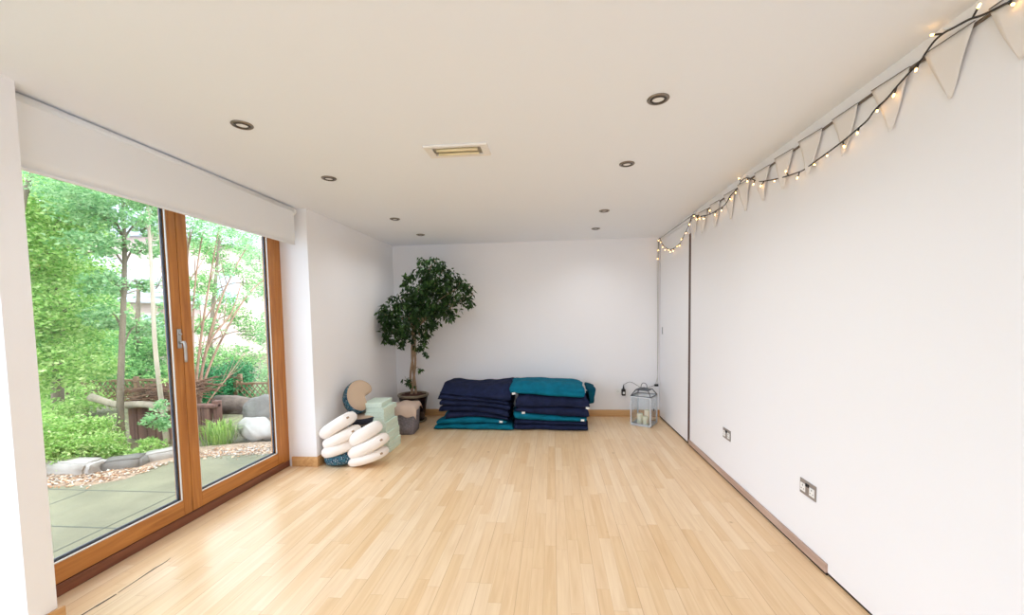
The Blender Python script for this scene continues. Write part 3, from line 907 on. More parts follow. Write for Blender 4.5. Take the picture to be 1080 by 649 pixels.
# braided trunk : three stems that wind round each other
cl = [(0, 0, .36), (.0, 0, .6), (.02, -.01, .85), (.045, -.04, 1.08), (.06, -.08, 1.28)]
clp = smooth_path(cl, 8)
for k in range(3):
    pts = []
    for i, c in enumerate(clp):
        f_ = i/(len(clp)-1); a = 2*PI*k/3+f_*5.2; rad = .035*(1-.55*f_)
        pts.append((c.x+rad*math.cos(a), c.y+rad*math.sin(a), c.z))
    MB().tube(pts, [.017*(1-.3*i/len(pts)) for i in range(len(pts))], 8).build('braided_stem', M['bark'], t)
# blobs (relative to pot) from the photographed outline
blobs = [((-.20, .02, 1.02), (.22, .20, .13), .8), ((-.28, -.02, 1.22), (.15, .17, .15), .5), ((-.05, -.05, 1.20), (.22, .24, .18), 1.0),
         ((.20, -.03, 1.18), (.22, .22, .16), 1.0), ((.30, .0, 1.42), (.24, .22, .22), 1.5), ((.16, -.05, 1.55), (.20, .2, .18), .9),
         ((.40, -.05, 1.62), (.22, .2, .18), 1.1), ((.62, -.08, 1.50), (.20, .16, .16), .6), ((.78, -.08, 1.40), (.09, .1, .12), .2), ((.32, -.04, 1.78), (.18, .15, .10), .5),
         ((-.05, .0, 1.36), (.2, .16, .12), .5), ((.52, -.05, 1.28), (.14, .14, .12), .4), ((.14, .0, .97), (.14, .12, .09), .25)]
blobs = [((c[0]+.035, c[1]-.17+.12*c[0], 1.20+(c[2]-1.02)*1.13), (r[0]*1.05, r[1], r[2]*1.12), w) for c, r, w in blobs]
br = MB()
topc = clp[-1]
for (c, r, w) in blobs:
    mid = Vector(((c[0]+topc.x)/2, (c[1]+topc.y)/2, (c[2]+topc.z)/2+.05))
    br.tube(smooth_path([(topc.x, topc.y, min(topc.z-.05, c[2]-.05)), mid, c, (c[0]+.06*(1 if c[0] > 0 else -1), c[1], c[2]+r[2]*.5)], 5), [.010]*5+[.007]*5+[.0045]*5+[.002], 6)
br.tube(smooth_path([(.05, -.06, 1.2), (.10, -.08, 1.4), (.17, -.10, 1.62), (.24, -.12, 1.85), (.30, -.13, 2.02)], 5), [.014-.0005*i for i in range(21)], 7)
MB().tube([(0.02, -.01, .68), (.08, -.05, .74), (.11, -.07, .73)], [.005, .003, .002], 5).build('side_twig', M['bark'], t)
MB().tube([(-.0, -.02, .45), (-.06, -.06, .56), (-.08, -.08, .62)], [.005, .003, .002], 5).build('side_twig', M['bark'], t)
br.build('branches', M['bark'], t)
pts = blob_points(blobs, 500, 3, .45)
tufts = blob_points([((-.09, -.08, 1.04), (.08, .07, .06), 1), ((.11, -.06, 1.00), (.10, .08, .07), 1.1), ((.20, -.06, .91), (.05, .05, .05), .5), ((.11, -.07, .70), (.035, .035, .03), .25),
                     ((-.08, -.08, .56), (.05, .05, .06), .55), ((-.01, -.07, .50), (.05, .05, .03), .35)], 45, 5, .2)
pts = np.concatenate([pts, tufts]); pts[:, 0] = np.maximum(pts[:, 0], XL+.075-PX); pts[:, 1] = np.minimum(pts[:, 1], YB-.08-PY)
rs = np.random.RandomState(2)
leaves_mesh('foliage', pts, rs.uniform(.048, .082, len(pts)), M['ficus'], t, 4, droop=.75, slim=.42)

# ------------------------------------------------------------------ bunting along the top of the right wall
t = thing('bunting', 'string of plain white triangular flags along the top of the right wall', 'bunting', (XR-.012, 1.3, 2.33))
tp = MB()
yy = [-.3, .0, .05, .22, .5, .75, 1.0, 1.3, 1.55, 1.8, 2.05, 2.3, 2.6, 2.9, 3.1]
tpts = [(XR-.006-(XR-.012), 1.2+a-1.3, 2.330-.004*math.sin(a*6)-2.33) for a in yy]
tpts = smooth_path(tpts, 4)
vs = []; fs = []
for p_ in tpts:
    vs += [(p_.x-.004, p_.y, p_.z-.006), (p_.x+.003, p_.y, p_.z-.006), (p_.x+.003, p_.y, p_.z+.004), (p_.x-.004, p_.y, p_.z+.004)]
for i in range(len(tpts)-1):
    for k in range(4):
        fs.append((i*4+k, i*4+(k+1) % 4, i*4+4+(k+1) % 4, i*4+4+k))
tp.add(vs, fs, 0, True); tp.build('tape', M['tape'], t)
fr = random.Random(5)
for i, (yc, wd, tw) in enumerate(((1.17, .18, .05), (1.38, .17, .1), (1.60, .17, .16), (1.845, .17, .22), (2.11, .16, .10), (2.36, .17, .30), (2.61, .16, .30), (2.865, .16, .26), (3.12, .15, .3), (3.365, .16, .25), (3.65, .16, .28), (3.93, .15, .3), (4.16, .13, .2))):
    n = 8; vs = []
    for a in range(n+1):
        f_ = a/n
        for bq in range(n+1):
            g_ = (bq/n-.5)
            y = g_*wd*(1-f_*.97)
            z = -f_*.205
            x = -.006-.035*tw*2*(g_+.5)*(1-f_*.5)-.012*f_*math.sin(3*f_+i)
            vs.append((x, yc-1.3+y, z))
    fs = []
    for a in range(n):
        for bq in range(n):
            p0 = a*(n+1)+bq
            fs.append((p0, p0+1, p0+n+2, p0+n+1))
    fo = MB().add(vs, fs, 0, True).build('flag', M['flag'], t)
    sm_ = fo.modifiers.new('thickness', 'SOLIDIFY'); sm_.thickness = .0012
    hm = MB().tube([(vs[0][0], vs[0][1], .001), (vs[n][0], vs[n][1], .001)], .002, 5).build('flag_hem', M['tape'], fo)

# ------------------------------------------------------------------ fairy lights
t = thing('string_lights', 'dark-wired string of warm fairy lights swagged along the right wall', 'string lights', (XR-.03, 3.0, 2.2))
W = [(1.18, 2.33), (1.30, 2.315), (1.395, 2.308), (1.417, 2.311), (1.475, 2.323), (1.523, 2.341), (1.575, 2.350), (1.604, 2.356), (1.643, 2.353), (1.68, 2.33), (1.694, 2.318), (1.742, 2.301), (1.801, 2.28), (1.85, 2.257), (1.91, 2.243), (1.953, 2.218), (2.017, 2.206), (2.081, 2.194), (2.181, 2.183), (2.31, 2.172), (2.402, 2.164), (2.484, 2.173), (2.636, 2.198), (2.881, 2.257), (3.002, 2.316), (3.092, 2.35), (3.157, 2.347), (3.227, 2.311), (3.328, 2.298), (3.433, 2.254), (3.609, 2.252), (3.742, 2.256), (3.949, 2.29), (4.054, 2.318), (4.197, 2.363), (4.263, 2.313), (4.32, 2.276), (4.445, 2.216), (4.581, 2.156), (4.806, 2.138), (5.012, 2.159), (5.19, 2.215), (5.358, 2.308), (5.433, 2.368), (5.49, 2.36), (5.50, 2.25), (5.495, 2.10), (5.50, 2.04)]
P3 = [Vector((0 if y < 5.45 else -.0, y-3.0, z-2.2)) for y, z in W]
sp = smooth_path(P3, 4)
wr_ = MB(); wr_.tube(sp, .0036, 6); wr_.build('wire', M['wire'], t)
# second strand, tight line from the hook over the panel to the corner, and the pale cord down to the plug
MB().tube([(0, 4.197-3, .16), (.0, 5.433-3, .165)], .0030, 5).build('tight_strand', M['wire'], t)
dn = MB(); dn.tube(smooth_path([(0, 5.47-3, .165), (-.002, 5.50-3, -.3), (0, 5.50-3, -.9), (-.004, 5.50-3, -1.5), (-.012, 5.49-3, -1.66), (-.035, 5.47-3, -1.74), (-.01, 5.47-3, -1.755)], 5), .0035, 6)
dn.tube(smooth_path([(-.012, 5.50-3, .15), (-.014, 5.505-3, -.3), (-.006, 5.50-3, -.9), (-.006, 5.505-3, -1.6), (-.004, 5.49-3, -1.75)], 5), .0028, 6)
dn.build('cord', M['cord'], t)
MB().box((-.055, 5.455-3, -1.775), (-.004, 5.485-3, -1.745), 0, .006).build('connector', M['black'], t)
MB().tube(smooth_path([(-.05, 5.47-3, -1.76), (-.2, 5.48-3, -1.80), (-.36, 5.49-3, -1.72), (-.448, 5.502-3, -1.757)], 6), .0025, 6).build('power_lead', M['black'], t)
for (y, z) in ((1.61, 2.37), (3.10, 2.365), (4.20, 2.372), (5.43, 2.375)):
    MB().tube([(.0, y-3, z-2.2), (.028, y-3, z-2.2+.004)], .004, 6).build('hook', M['white'], t)
acc = 0; last = None; kk = 0
for i in range(1, len(sp)):
    acc += (sp[i]-sp[i-1]).length
    if acc > .1:
        acc = 0
        a = fr.choice((-1, 1, -1))*fr.uniform(.1, 1.2)
        dirv = Vector((-.25+fr.uniform(-.3, .2), math.sin(a), -math.cos(a)*(1 if fr.random() > .12 else -1))).normalized()
        q0 = sp[i]; q1 = q0+dirv*.026; q2 = q0+dirv*.040
        bl = MB(); bl.tube([q1, q1+dirv*.004, q1+dirv*.011, q2], [.0028, .0040, .0036, .0012], 8)
        bo = bl.build('bulb', M['bulb'], t)
        MB().tube([q0, q1], [.0032, .0036], 6).build('bulb_holder', M['wire'], bo)
        kk += 1

# ------------------------------------------------------------------ the garden outside
def poly_slab(name, pts, z0, z1, m):
    n = len(pts)
    vs = [(x, y, z1) for x, y in pts]+[(x, y, z0) for x, y in pts]
    fs = [tuple(range(n)), tuple(range(2*n-1, n-1, -1))]+[(i, n+i, n+(i+1) % n, (i+1) % n) for i in range(n)]
    o = MB().add(vs, fs).build(name, m)
    bm = bmesh.new(); bm.from_mesh(o.data); bmesh.ops.recalc_face_normals(bm, faces=bm.faces); bm.to_mesh(o.data); bm.free()
    return o

# woodland ground : rises gently away from the house, with hummocks
g = MB(); vs = []; fs = []; nx, ny = 60, 60
for i in range(nx+1):
    for j in range(ny+1):
        x = -2.7-24*(i/nx)**1.5; y = -8+34*j/ny
        z = -.20+.10*noise.noise(Vector((x*.8, y*.8, 1)))*(1 if (x < -4.6 or y > 4.3) else .0)
        vs.append((x, y, z))
for i in range(nx):
    for j in range(ny):
        a = i*(ny+1)+j; fs.append((a, a+1, a+ny+2, a+ny+1))
g.add(vs, fs, 0, True)
gr = g.build('ground', M['earth']); gr['kind'] = 'structure'
pav = poly_slab('patio', [(-2.66, -6), (-2.66, 4.24), (-3.2, 4.22), (-3.9, 4.10), (-4.15, 3.95), (-4.12, 3.45), (-4.3, 3.30), (-4.8, 3.24), (-9, 3.1), (-9, -6)], -.30, -.12, M['paving'])
pav['kind'] = 'structure'
jt = MB()
for k in range(14):
    y = 3.2-.6*k
    jt.box((-8.9, y-.006, -.1205), (-2.7, y+.006, -.1185))
for k in range(7):
    x = -3.3-.9*k
    jt.box((x-.006, -5.9, -.1205), (x+.006, 3.2, -.1185))
structure(jt.build('patio_joints', M['joint']))
grv = poly_slab('gravel_strip', [(-2.66, 4.24), (-2.66, 4.75), (-3.7, 4.62), (-4.3, 4.40), (-4.62, 3.80), (-5.0, 3.62), (-9, 3.5), (-9, 3.1), (-4.8, 3.24), (-4.3, 3.30), (-4.12, 3.45), (-4.15, 3.95), (-3.9, 4.10), (-3.2, 4.22)], -.30, -.118, M['gravel'])
structure(grv)
# loose pebbles and dead leaves on the gravel
rs = np.random.RandomState(9)
pts = []
while len(pts) < 2600:
    x = rs.uniform(-6.5, -2.8)
    yc = np.interp(x, [-6.5, -4.8, -4.3, -4.12, -4.0, -3.2, -2.7], [3.30, 3.38, 3.50, 3.75, 4.15, 4.36, 4.40])
    pts.append((x, yc+rs.normal()*.10, -.112))
def flatleaves(name, pts, size, m, seed):
    rs = np.random.RandomState(seed); n = len(pts); P = np.asarray(pts)
    az = rs.uniform(0, 6.28, n); s = rs.uniform(.5, 1, n)*size
    d = np.stack([np.cos(az), np.sin(az), rs.normal(0, .25, n)], 1)*s[:, None]
    e = np.stack([-np.sin(az), np.cos(az), rs.normal(0, .25, n)], 1)*s[:, None]*.6
    V = np.stack([P-d, P+e+[0, 0, .006], P+d, P-e+[0, 0, .006]], 1).reshape(-1, 3)
    me = bpy.data.meshes.new(name); me.from_pydata(V.tolist(), [], (np.arange(n)[:, None]*4+np.arange(4)[None]).tolist())
    me.materials.append(m); me.update()
    return link(bpy.data.objects.new(name, me))
M['litter'] = leafmat('dead leaves and pebbles', [(150, 104, 72), (196, 150, 112), (224, 196, 166), (168, 160, 150), (236, 226, 210)], .1, .8)
tag(flatleaves('leaf_litter', pts, .022, M['litter'], 3), 'dead leaves and pale pebbles scattered on the gravel beside the paving', 'leaf litter', kind='stuff')

def rock(name, label, loc, dims, rz, m, seed, cat='stone', group=None):
    bm = bmesh.new()
    if cat == 'boulder':
        bmesh.ops.create_icosphere(bm, subdivisions=2, radius=.58)
        for v in bm.verts: v.co.z = max(v.co.z, -.45)
    else:
        bmesh.ops.create_cube(bm, size=1)
        bmesh.ops.bevel(bm, geom=list(bm.edges), offset=.08, segments=2, affect='EDGES')
    bmesh.ops.subdivide_edges(bm, edges=list(bm.edges), cuts=2, use_grid_fill=True)
    for v in bm.verts:
        n = noise.noise_vector(v.co*2.3+Vector((seed*3.1, seed, 0)))
        v.co += n*(.14 if cat == 'boulder' else .07)
        v.co = Vector((v.co.x*dims[0], v.co.y*dims[1], v.co.z*dims[2]))
    me = bpy.data.meshes.new(name); bm.to_mesh(me); bm.free(); me.materials.append(m)
    for p in me.polygons: p.use_smooth = True
    o = link(bpy.data.objects.new(name, me)); o.location = loc; o.rotation_euler = (0, 0, rz)
    tag(o, label, cat, group)
    return o
GS = 'edging stones along the gravel'
rock('edging_stone', 'long pale grey edging stone at the left edge of the doors', (-4.98, 3.62, -.10), (.78, .20, .20), -.04, M['stone'], 1, group=GS)
rock('edging_stone', 'darker grey edging stone between two pale ones', (-4.50, 3.78, -.12), (.36, .2, .19), .45, M['stoned'], 2, group=GS)
rock('edging_stone', 'pale grey edging stone near the brown boarded wall', (-4.36, 4.02, -.12), (.30, .18, .18), .9, M['stone'], 3, group=GS)
rock('boulder', 'slanting pale grey boulder below the log at the right-hand door', (-3.85, 4.82, -.02), (.55, .26, .30), -.5, M['stone'], 4, 'boulder')
rock('boulder', 'rounded dark grey boulder leaning on the log', (-3.95, 5.15, .12), (.50, .34, .42), .3, M['stoned'], 5, 'boulder')
rock('boulder', 'brownish boulder at the right end of the log pile', (-3.55, 5.0, .0), (.40, .30, .34), .2, M['log'], 6, 'boulder')
rock('boulder', 'pale flat boulder close to the outer wall beyond the doors', (-3.22, 4.80, -.06), (.46, .24, .2), .1, M['stone'], 7, 'boulder')

def logo(name, label, a, b, r, seed, mm='log'):
    pts = [Vector(a).lerp(Vector(b), i/8)+Vector((0, 0, .03*math.sin(i+seed))) for i in range(9)]
    o = MB().tube(pts, [r*(1+.1*math.sin(i*1.7+seed)) for i in range(9)], 14).build(name, M[mm])
    tag(o, label, 'log'); return o
logo('fallen_log', 'thick weathered log lying across behind the boulders', (-4.75, 5.25, .18), (-2.9, 5.35, .16), .13, 1)
logo('fallen_log', 'slim pale log slanting in front of the brown boarded wall', (-5.9, 4.6, .42), (-4.95, 4.72, .26), .045, 2, 'trunkpale')

# brown boarded retaining wall with twig pile
t = thing('boarded_wall', 'low red-brown boarded garden wall under the twig pile', 'garden wall', (-5.02, 4.80, -.15))
f = MB()
for k in range(9):
    x = -.52+.13*k
    f.box((x-.061, -.02, 0), (x+.061, .02, .44+.01*math.sin(k*2.1)), 0, .005)
f.build('board', M['boards'], t)
f = MB()
for x in (-.56, .0, .62): f.box((x-.04, .02, 0), (x+.04, .09, .5), 0, .006)
f.box((-.6, -.035, .42), (.66, .07, .46), 0, .006)
f.build('post_and_rail', M['boards'], t)
f = MB(); r3 = random.Random(4)
for k in range(170):
    c = Vector((r3.uniform(-.75, .02), r3.uniform(-.25, .25), 0)); c.z = .10*math.exp(-(c.x-.1)**2*3)+r3.uniform(-.03, .14)
    a = r3.uniform(-.5, .5)+(0 if r3.random() < .6 else 1.3); l = r3.uniform(.12, .34)
    d = Vector((math.cos(a), math.sin(a), r3.uniform(-.35, .4)))*l
    f.tube([c-d, c+Vector((0, 0, .01)), c+d], [.006, .007, .003], 4)
fo = f.build('twig_pile', M['twig']); fo.location = (-4.72, 4.95, .36)
tag(fo, 'tangled pile of dry twigs heaped above the boarded wall', 'twig pile', kind='stuff')

def lattice(name, label, x0, y0, x1, y1, z0, h):
    L_ = math.hypot(x1-x0, y1-y0)
    t = thing(name, label, 'fence', (x0, y0, z0), math.atan2(y1-y0, x1-x0))
    f = MB(); n = int(L_/.09)
    for k in range(n):
        for s in (-1, 1):
            xa = k*.09; xb = xa+s*h*.8
            xb = min(max(xb, 0), L_)
            f.tube([(xa, s*.008, 0), (xb, s*.008, h*abs(xb-xa)/(h*.8) if h else 0)], .009, 4, smooth=False)
    f.build('lattice_panel', M['lattice'], t)
    f = MB(); f.box((0, -.02, h), (L_, .02, h+.035)); f.box((0, -.02, -.03), (L_, .02, 0)); f.build('rail', M['lattice'], t)
    k = 0
    while k <= L_+.01:
        MB().box((k-.03, -.03, -.3), (k+.03, .03, h+.08), 0, .004).build('post', M['lattice'], t); k += L_/3
    return t
lattice('lattice_fence', 'low brown lattice fence behind the boarded wall at the left', -8.2, 6.3, -5.6, 6.7, -.0, .36)
lattice('lattice_fence', 'low brown lattice fence under the dark green bush at the right', -5.6, 6.6, -3.9, 6.9, .02, .24)

def tree(name, label, base, trunk, r0, blobs, dens, size, m, wood, seed, group=None, cat='tree', limbs=True, slim=.5, droop=.1, nb=3):
    t = thing(name, label, cat, base, 0, group)
    rr = random.Random(seed)
    tp_ = smooth_path(trunk, 4) if trunk else []
    if tp_:
        f = MB(); f.tube(tp_, [r0*(1-.75*i/len(tp_)) for i in range(len(tp_))], 9)
        if limbs:
            for (c, r, w_) in blobs:
                k = min(range(len(tp_)), key=lambda q: abs(tp_[q].z-(c[2]-.35*abs(c[0]-tp_[q].x)-.2)))
                a = tp_[k]; c = Vector(c)
                f.tube(smooth_path([a, a.lerp(c, .5)+Vector((0, 0, .12)), c], 4), [r0*.32*(1-.09*i) for i in range(9)], 6)
                for q in range(nb):
                    e = c+Vector([rr.uniform(-.8, .8)*r[i] for i in range(3)])
                    f.tube([a.lerp(c, .7), a.lerp(e, .85)+Vector((0, 0, .05)), e], [r0*.14, r0*.10, r0*.04], 4)
        f.build('trunk', wood, t)
    pts = blob_points(blobs, dens, seed, .2)
    rs = np.random.RandomState(seed+50)
    leaves_mesh('foliage', pts, rs.uniform(size*.6, size*1.1, len(pts)), m, t, seed+9, droop=droop, slim=slim)
    return t
tree('garden_tree', 'straight dark-trunked tree standing in front of the far garden, left door', (-5.4, 4.51, -0.2), [(0.0, 0.0, -0.07), (0.0, 0.01, 0.53), (0.0, 0.1, 1.48), (0.0, 0.18, 2.31), (0.0, 0.21, 2.97), (0.0, 0.22, 3.5)], 0.044,
     [((0.0, -0.06, 2.9), (0.3, 0.3, 0.21), 1), ((0.0, 0.46, 3.22), (0.29, 0.29, 0.19), 1), ((0.1, 0.47, 2.87), (0.22, 0.22, 0.14), 0.5), ((-0.1, -0.08, 2.53), (0.31, 0.31, 0.18), 0.9), ((0.1, 0.35, 2.55), (0.22, 0.22, 0.11), 0.4), ((-0.1, 0.04, 2.07), (0.28, 0.28, 0.15), 0.8), ((-0.1, 0.48, 2.1), (0.13, 0.13, 0.13), 0.25), ((-0.2, -0.14, 3.0), (0.31, 0.31, 0.25), 1), ((0.0, 0.24, 3.45), (0.39, 0.39, 0.19), 1), ((-0.2, 0.12, 1.66), (0.25, 0.25, 0.16), 0.7), ((-0.2, 0.53, 1.53), (0.23, 0.23, 0.15), 0.5)],
     936, 0.063, M['lf3'], M['trunk'], 1)
tree('garden_tree', 'bright leafy tree filling the left edge of the glazed doors', (-6.4, 4.59, -0.2), [(0.0, 0.0, 0.01), (0.0, 0.06, 1.12), (0.0, 0.1, 2.1), (0.0, 0.17, 2.96)], 0.07,
     [((0.2, -0.15, 3.04), (0.43, 0.43, 0.4), 1.4), ((0.0, 0.33, 2.93), (0.42, 0.42, 0.35), 1.3), ((0.2, -0.22, 2.35), (0.39, 0.39, 0.43), 1.4), ((-0.1, 0.39, 2.25), (0.46, 0.46, 0.43), 1.4), ((0.3, -0.27, 1.67), (0.36, 0.36, 0.36), 1.2), ((-0.1, 0.42, 1.54), (0.39, 0.39, 0.36), 1.1), ((0.4, -0.28, 1.1), (0.42, 0.42, 0.29), 1.1), ((-0.2, 0.58, 1.0), (0.36, 0.36, 0.29), 0.8), ((-0.2, 0.81, 3.66), (0.48, 0.48, 0.26), 0.8), ((0.0, 0.21, 3.51), (0.52, 0.52, 0.21), 0.8), ((0.2, -0.43, 2.7), (0.42, 0.42, 0.65), 1.6), ((0.2, -0.5, 1.61), (0.42, 0.42, 0.64), 1.6)],
     1980, 0.063, M['lf1'], M['trunk'], 2)
tree('garden_tree', 'mid green bushy tree behind the bright one at far left', (-8.5, 6.24, -0.2), [(0.0, 0.0, -0.04), (0.0, 0.1, 1.45), (0.0, 0.25, 2.79)], 0.08,
     [((0.0, -0.12, 2.26), (0.73, 0.73, 0.73), 1.3), ((-0.1, 0.49, 1.96), (0.61, 0.61, 0.61), 1.1), ((0.1, -0.26, 1.15), (0.67, 0.67, 0.49), 1.1), ((-0.1, 0.51, 0.99), (0.62, 0.62, 0.47), 1), ((-0.1, 0.16, 3.35), (0.79, 0.79, 0.7), 1.1), ((0.1, -0.66, 2.21), (0.7, 0.7, 1.09), 1.5)],
     2340, 0.081, M['lf2'], M['trunk'], 3)
tree('garden_tree', 'slender pale-stemmed tree close to the meeting stile of the doors', (-4.9, 4.63, -0.2), [(0.0, 0.0, 0.02), (0.0, -0.04, 0.52), (0.0, -0.08, 1.24), (0.0, -0.07, 1.94), (0.0, -0.06, 2.51), (0.0, -0.06, 3.14), (0.0, -0.04, 3.88), (0.0, -0.03, 4.32)], 0.03,
     [((0.0, 0.0, 3.16), (0.2, 0.2, 0.15), 0.6), ((0.0, -0.19, 2.83), (0.17, 0.17, 0.11), 0.4), ((0.0, 0.06, 2.65), (0.13, 0.13, 0.1), 0.3), ((0.0, 0.05, 1.71), (0.1, 0.1, 0.12), 0.25), ((-0.1, 0.19, 3.1), (0.12, 0.12, 0.21), 0.5)],
     756, 0.052, M['lf3'], M['trunkpale'], 4, nb=2)
tree('garden_tree', 'arching thin pale sapling just left of the door handle', (-4.6, 4.42, -0.2), [(0.0, 0.0, 0.09), (0.0, 0.04, 0.67), (0.0, 0.1, 1.06), (0.0, 0.06, 1.33), (0.0, -0.02, 1.08)], 0.016,
     [((-0.1, 0.11, 0.89), (0.1, 0.1, 0.14), 0.3), ((-0.2, 0.34, 1.7), (0.07, 0.07, 0.2), 0.3)],
     540, 0.044, M['lf1'], M['trunkpale'], 5, limbs=False)
tree('garden_tree', 'distant green tree seen in the gap between the two trunks', (-10.0, 8.77, -0.2), [(0.0, 0.0, -0.22), (0.0, 0.11, 1.37), (0.0, 0.21, 2.52)], 0.09,
     [((0.0, -0.02, 1.15), (0.63, 0.63, 0.46), 1.1), ((0.0, 0.53, 0.76), (0.59, 0.59, 0.47), 1), ((0.0, -0.51, 0.64), (0.56, 0.56, 0.45), 0.9), ((-0.4, 1.21, 1.34), (0.44, 0.44, 0.44), 0.5), ((0.4, -0.21, 0.38), (0.84, 0.84, 0.33), 1.1), ((1.0, -0.09, 0.25), (0.43, 0.43, 0.38), 0.7)],
     2340, 0.089, M['lf2'], M['trunk'], 6)
tree('garden_tree', 'yellow-green tree far behind the brown boarded wall', (-12.0, 9.54, -0.2), [(0.0, 0.0, -0.63), (0.0, 0.09, 0.62), (0.0, 0.25, 2.13)], 0.09,
     [((0.0, 0.26, 1.49), (0.8, 0.8, 0.74), 1.2), ((1.0, -1.04, 0.28), (0.78, 0.78, 0.42), 1), ((1.0, -0.22, -0.09), (0.81, 0.81, 0.37), 1), ((1.5, 0.16, -0.28), (0.74, 0.74, 0.31), 0.9), ((2.0, 0.33, -0.44), (0.49, 0.49, 0.36), 0.7), ((0.0, 2.39, 2.8), (0.37, 0.37, 0.73), 0.5)],
     2340, 0.096, M['lf1'], M['trunk'], 7)
tree('garden_tree', 'tall pale green tree against the sky behind the right-hand door', (-9.0, 9.72, -0.2), [(0.0, 0.0, -0.66), (0.0, 0.12, 1.08), (0.0, 0.42, 2.84), (0.0, 0.64, 4.14)], 0.07,
     [((0.0, 0.02, 2.56), (0.34, 0.34, 0.34), 0.6), ((-0.2, 0.82, 2.1), (0.45, 0.45, 0.33), 0.6), ((0.0, 0.0, 3.52), (0.34, 0.34, 0.34), 0.5), ((0.0, 0.88, 3.88), (0.48, 0.48, 0.36), 0.6), ((0.4, -0.26, 0.73), (0.66, 0.66, 0.33), 0.9), ((-0.4, 1.46, 3.1), (0.32, 0.32, 0.25), 0.3), ((0.4, 0.67, 0.56), (0.58, 0.58, 0.35), 0.8), ((0.2, -0.35, 1.46), (0.28, 0.28, 0.28), 0.4), ((0.0, 1.13, 1.7), (0.37, 0.37, 0.31), 0.45), ((-0.2, 2.05, 2.72), (0.39, 0.39, 0.39), 0.45), ((0.2, 1.51, 1.27), (0.43, 0.43, 0.37), 0.6), ((-0.3, 0.8, 3.41), (0.3, 0.3, 0.27), 0.35), ((0.0, 1.63, 3.66), (0.38, 0.38, 0.31), 0.45)],
     1620, 0.074, M['lf2'], M['trunk'], 8, nb=2)
tree('garden_tree', 'cool pale green tree standing in for a glass reflection, outer edge of the right-hand door', (-6.0, 7.93, -0.2), [(0.0, 0.0, -0.65), (0.0, 0.12, 0.75), (0.0, 0.18, 1.96), (0.0, 0.2, 2.96)], 0.04,  # foliage reflection in the pane, modelled as a solid tree
     [((0.0, 0.21, 2.36), (0.26, 0.26, 0.48), 1), ((0.0, 0.14, 1.35), (0.26, 0.26, 0.48), 1), ((0.0, 0.07, 0.35), (0.26, 0.26, 0.43), 1), ((-0.2, 0.09, 2.85), (0.31, 0.31, 0.31), 0.6), ((0.0, 0.62, 1.76), (0.32, 0.32, 0.9), 1.5), ((0.0, -0.24, 0.0), (0.21, 0.21, 0.3), 0.6)],
     1440, 0.056, M['lf3'], M['trunk'], 9)
tree('garden_tree', 'airy high canopy spreading above the doors against the sky', (-5.6, 3.68, -0.2), [(0.0, 0.0, 0.32), (0.0, 0.05, 1.51), (0.0, 0.16, 2.71), (0.2, 0.21, 3.3)], 0.06,
     [((0.4, 0.21, 3.05), (0.31, 0.31, 0.11), 0.7), ((0.5, 0.44, 3.01), (0.28, 0.28, 0.1), 0.6), ((0.6, 0.7, 3.09), (0.29, 0.29, 0.12), 0.7), ((0.7, 1.0, 2.98), (0.23, 0.23, 0.1), 0.5), ((0.6, 1.71, 2.99), (0.22, 0.22, 0.13), 0.5), ((0.4, 2.36, 3.07), (0.28, 0.28, 0.12), 0.5), ((0.2, 3.15, 3.08), (0.26, 0.26, 0.15), 0.5), ((0.6, 0.09, 3.33), (0.81, 0.81, 0.22), 1.6), ((0.6, 0.73, 3.53), (0.58, 0.58, 0.29), 1.4), ((0.6, 1.92, 3.65), (0.81, 0.81, 0.39), 1.6)],
     936, 0.052, M['lf3'], M['trunk'], 10, slim=0.4, limbs=False)
tree('garden_shrub', 'bright green low shrub covering the bed at the left door', (-5.15, 3.68, -0.2), [], 0.0,
     [((0.0, 0.0, 0.25), (0.22, 0.22, 0.19), 1.2), ((0.1, 0.13, 0.2), (0.22, 0.22, 0.21), 1.2), ((0.2, 0.25, 0.2), (0.21, 0.21, 0.19), 1.1), ((-0.35, 0.35, 0.37), (0.3, 0.3, 0.18), 1.1), ((-0.15, 0.47, 0.34), (0.23, 0.23, 0.17), 0.9), ((-0.25, 0.07, 0.4), (0.2, 0.2, 0.26), 1.0), ((0.35, 0.26, 0.12), (0.12, 0.12, 0.13), 0.5), ((-0.85, 0.59, 0.53), (0.26, 0.26, 0.16), 0.7), ((-0.15, -0.16, 0.37), (0.25, 0.25, 0.3), 1)],
     1800, 0.044, M['lf1'], M['trunk'], 11, cat='shrub', droop=-0.2)
tree('garden_shrub', 'small yellow-green shrub in front of the brown boarded wall', (-4.55, 3.98, -0.2), [], 0.0,
     [((0.0, 0.0, 0.13), (0.12, 0.12, 0.09), 0.6), ((0.05, 0.11, 0.16), (0.12, 0.12, 0.11), 0.7), ((0.15, 0.11, 0.09), (0.09, 0.09, 0.08), 0.4), ((-0.05, 0.15, 0.23), (0.09, 0.09, 0.05), 0.25)],
     936, 0.041, M['lf1'], M['trunk'], 12, cat='shrub', droop=-0.2)
tree('garden_shrub', 'cluster of broad pale leaves sprouting beside the twig pile', (-4.55, 4.26, -0.2), [(0.0, 0.0, 0.05), (0.0, -0.01, 0.32), (0.0, -0.04, 0.49)], 0.01,
     [((0.0, -0.1, 0.48), (0.13, 0.13, 0.07), 0.5), ((0.05, -0.05, 0.41), (0.08, 0.08, 0.08), 0.4), ((-0.05, 0.04, 0.61), (0.08, 0.08, 0.07), 0.25)],
     540, 0.048, M['lf3'], M['trunkpale'], 13, cat='shrub', limbs=False)
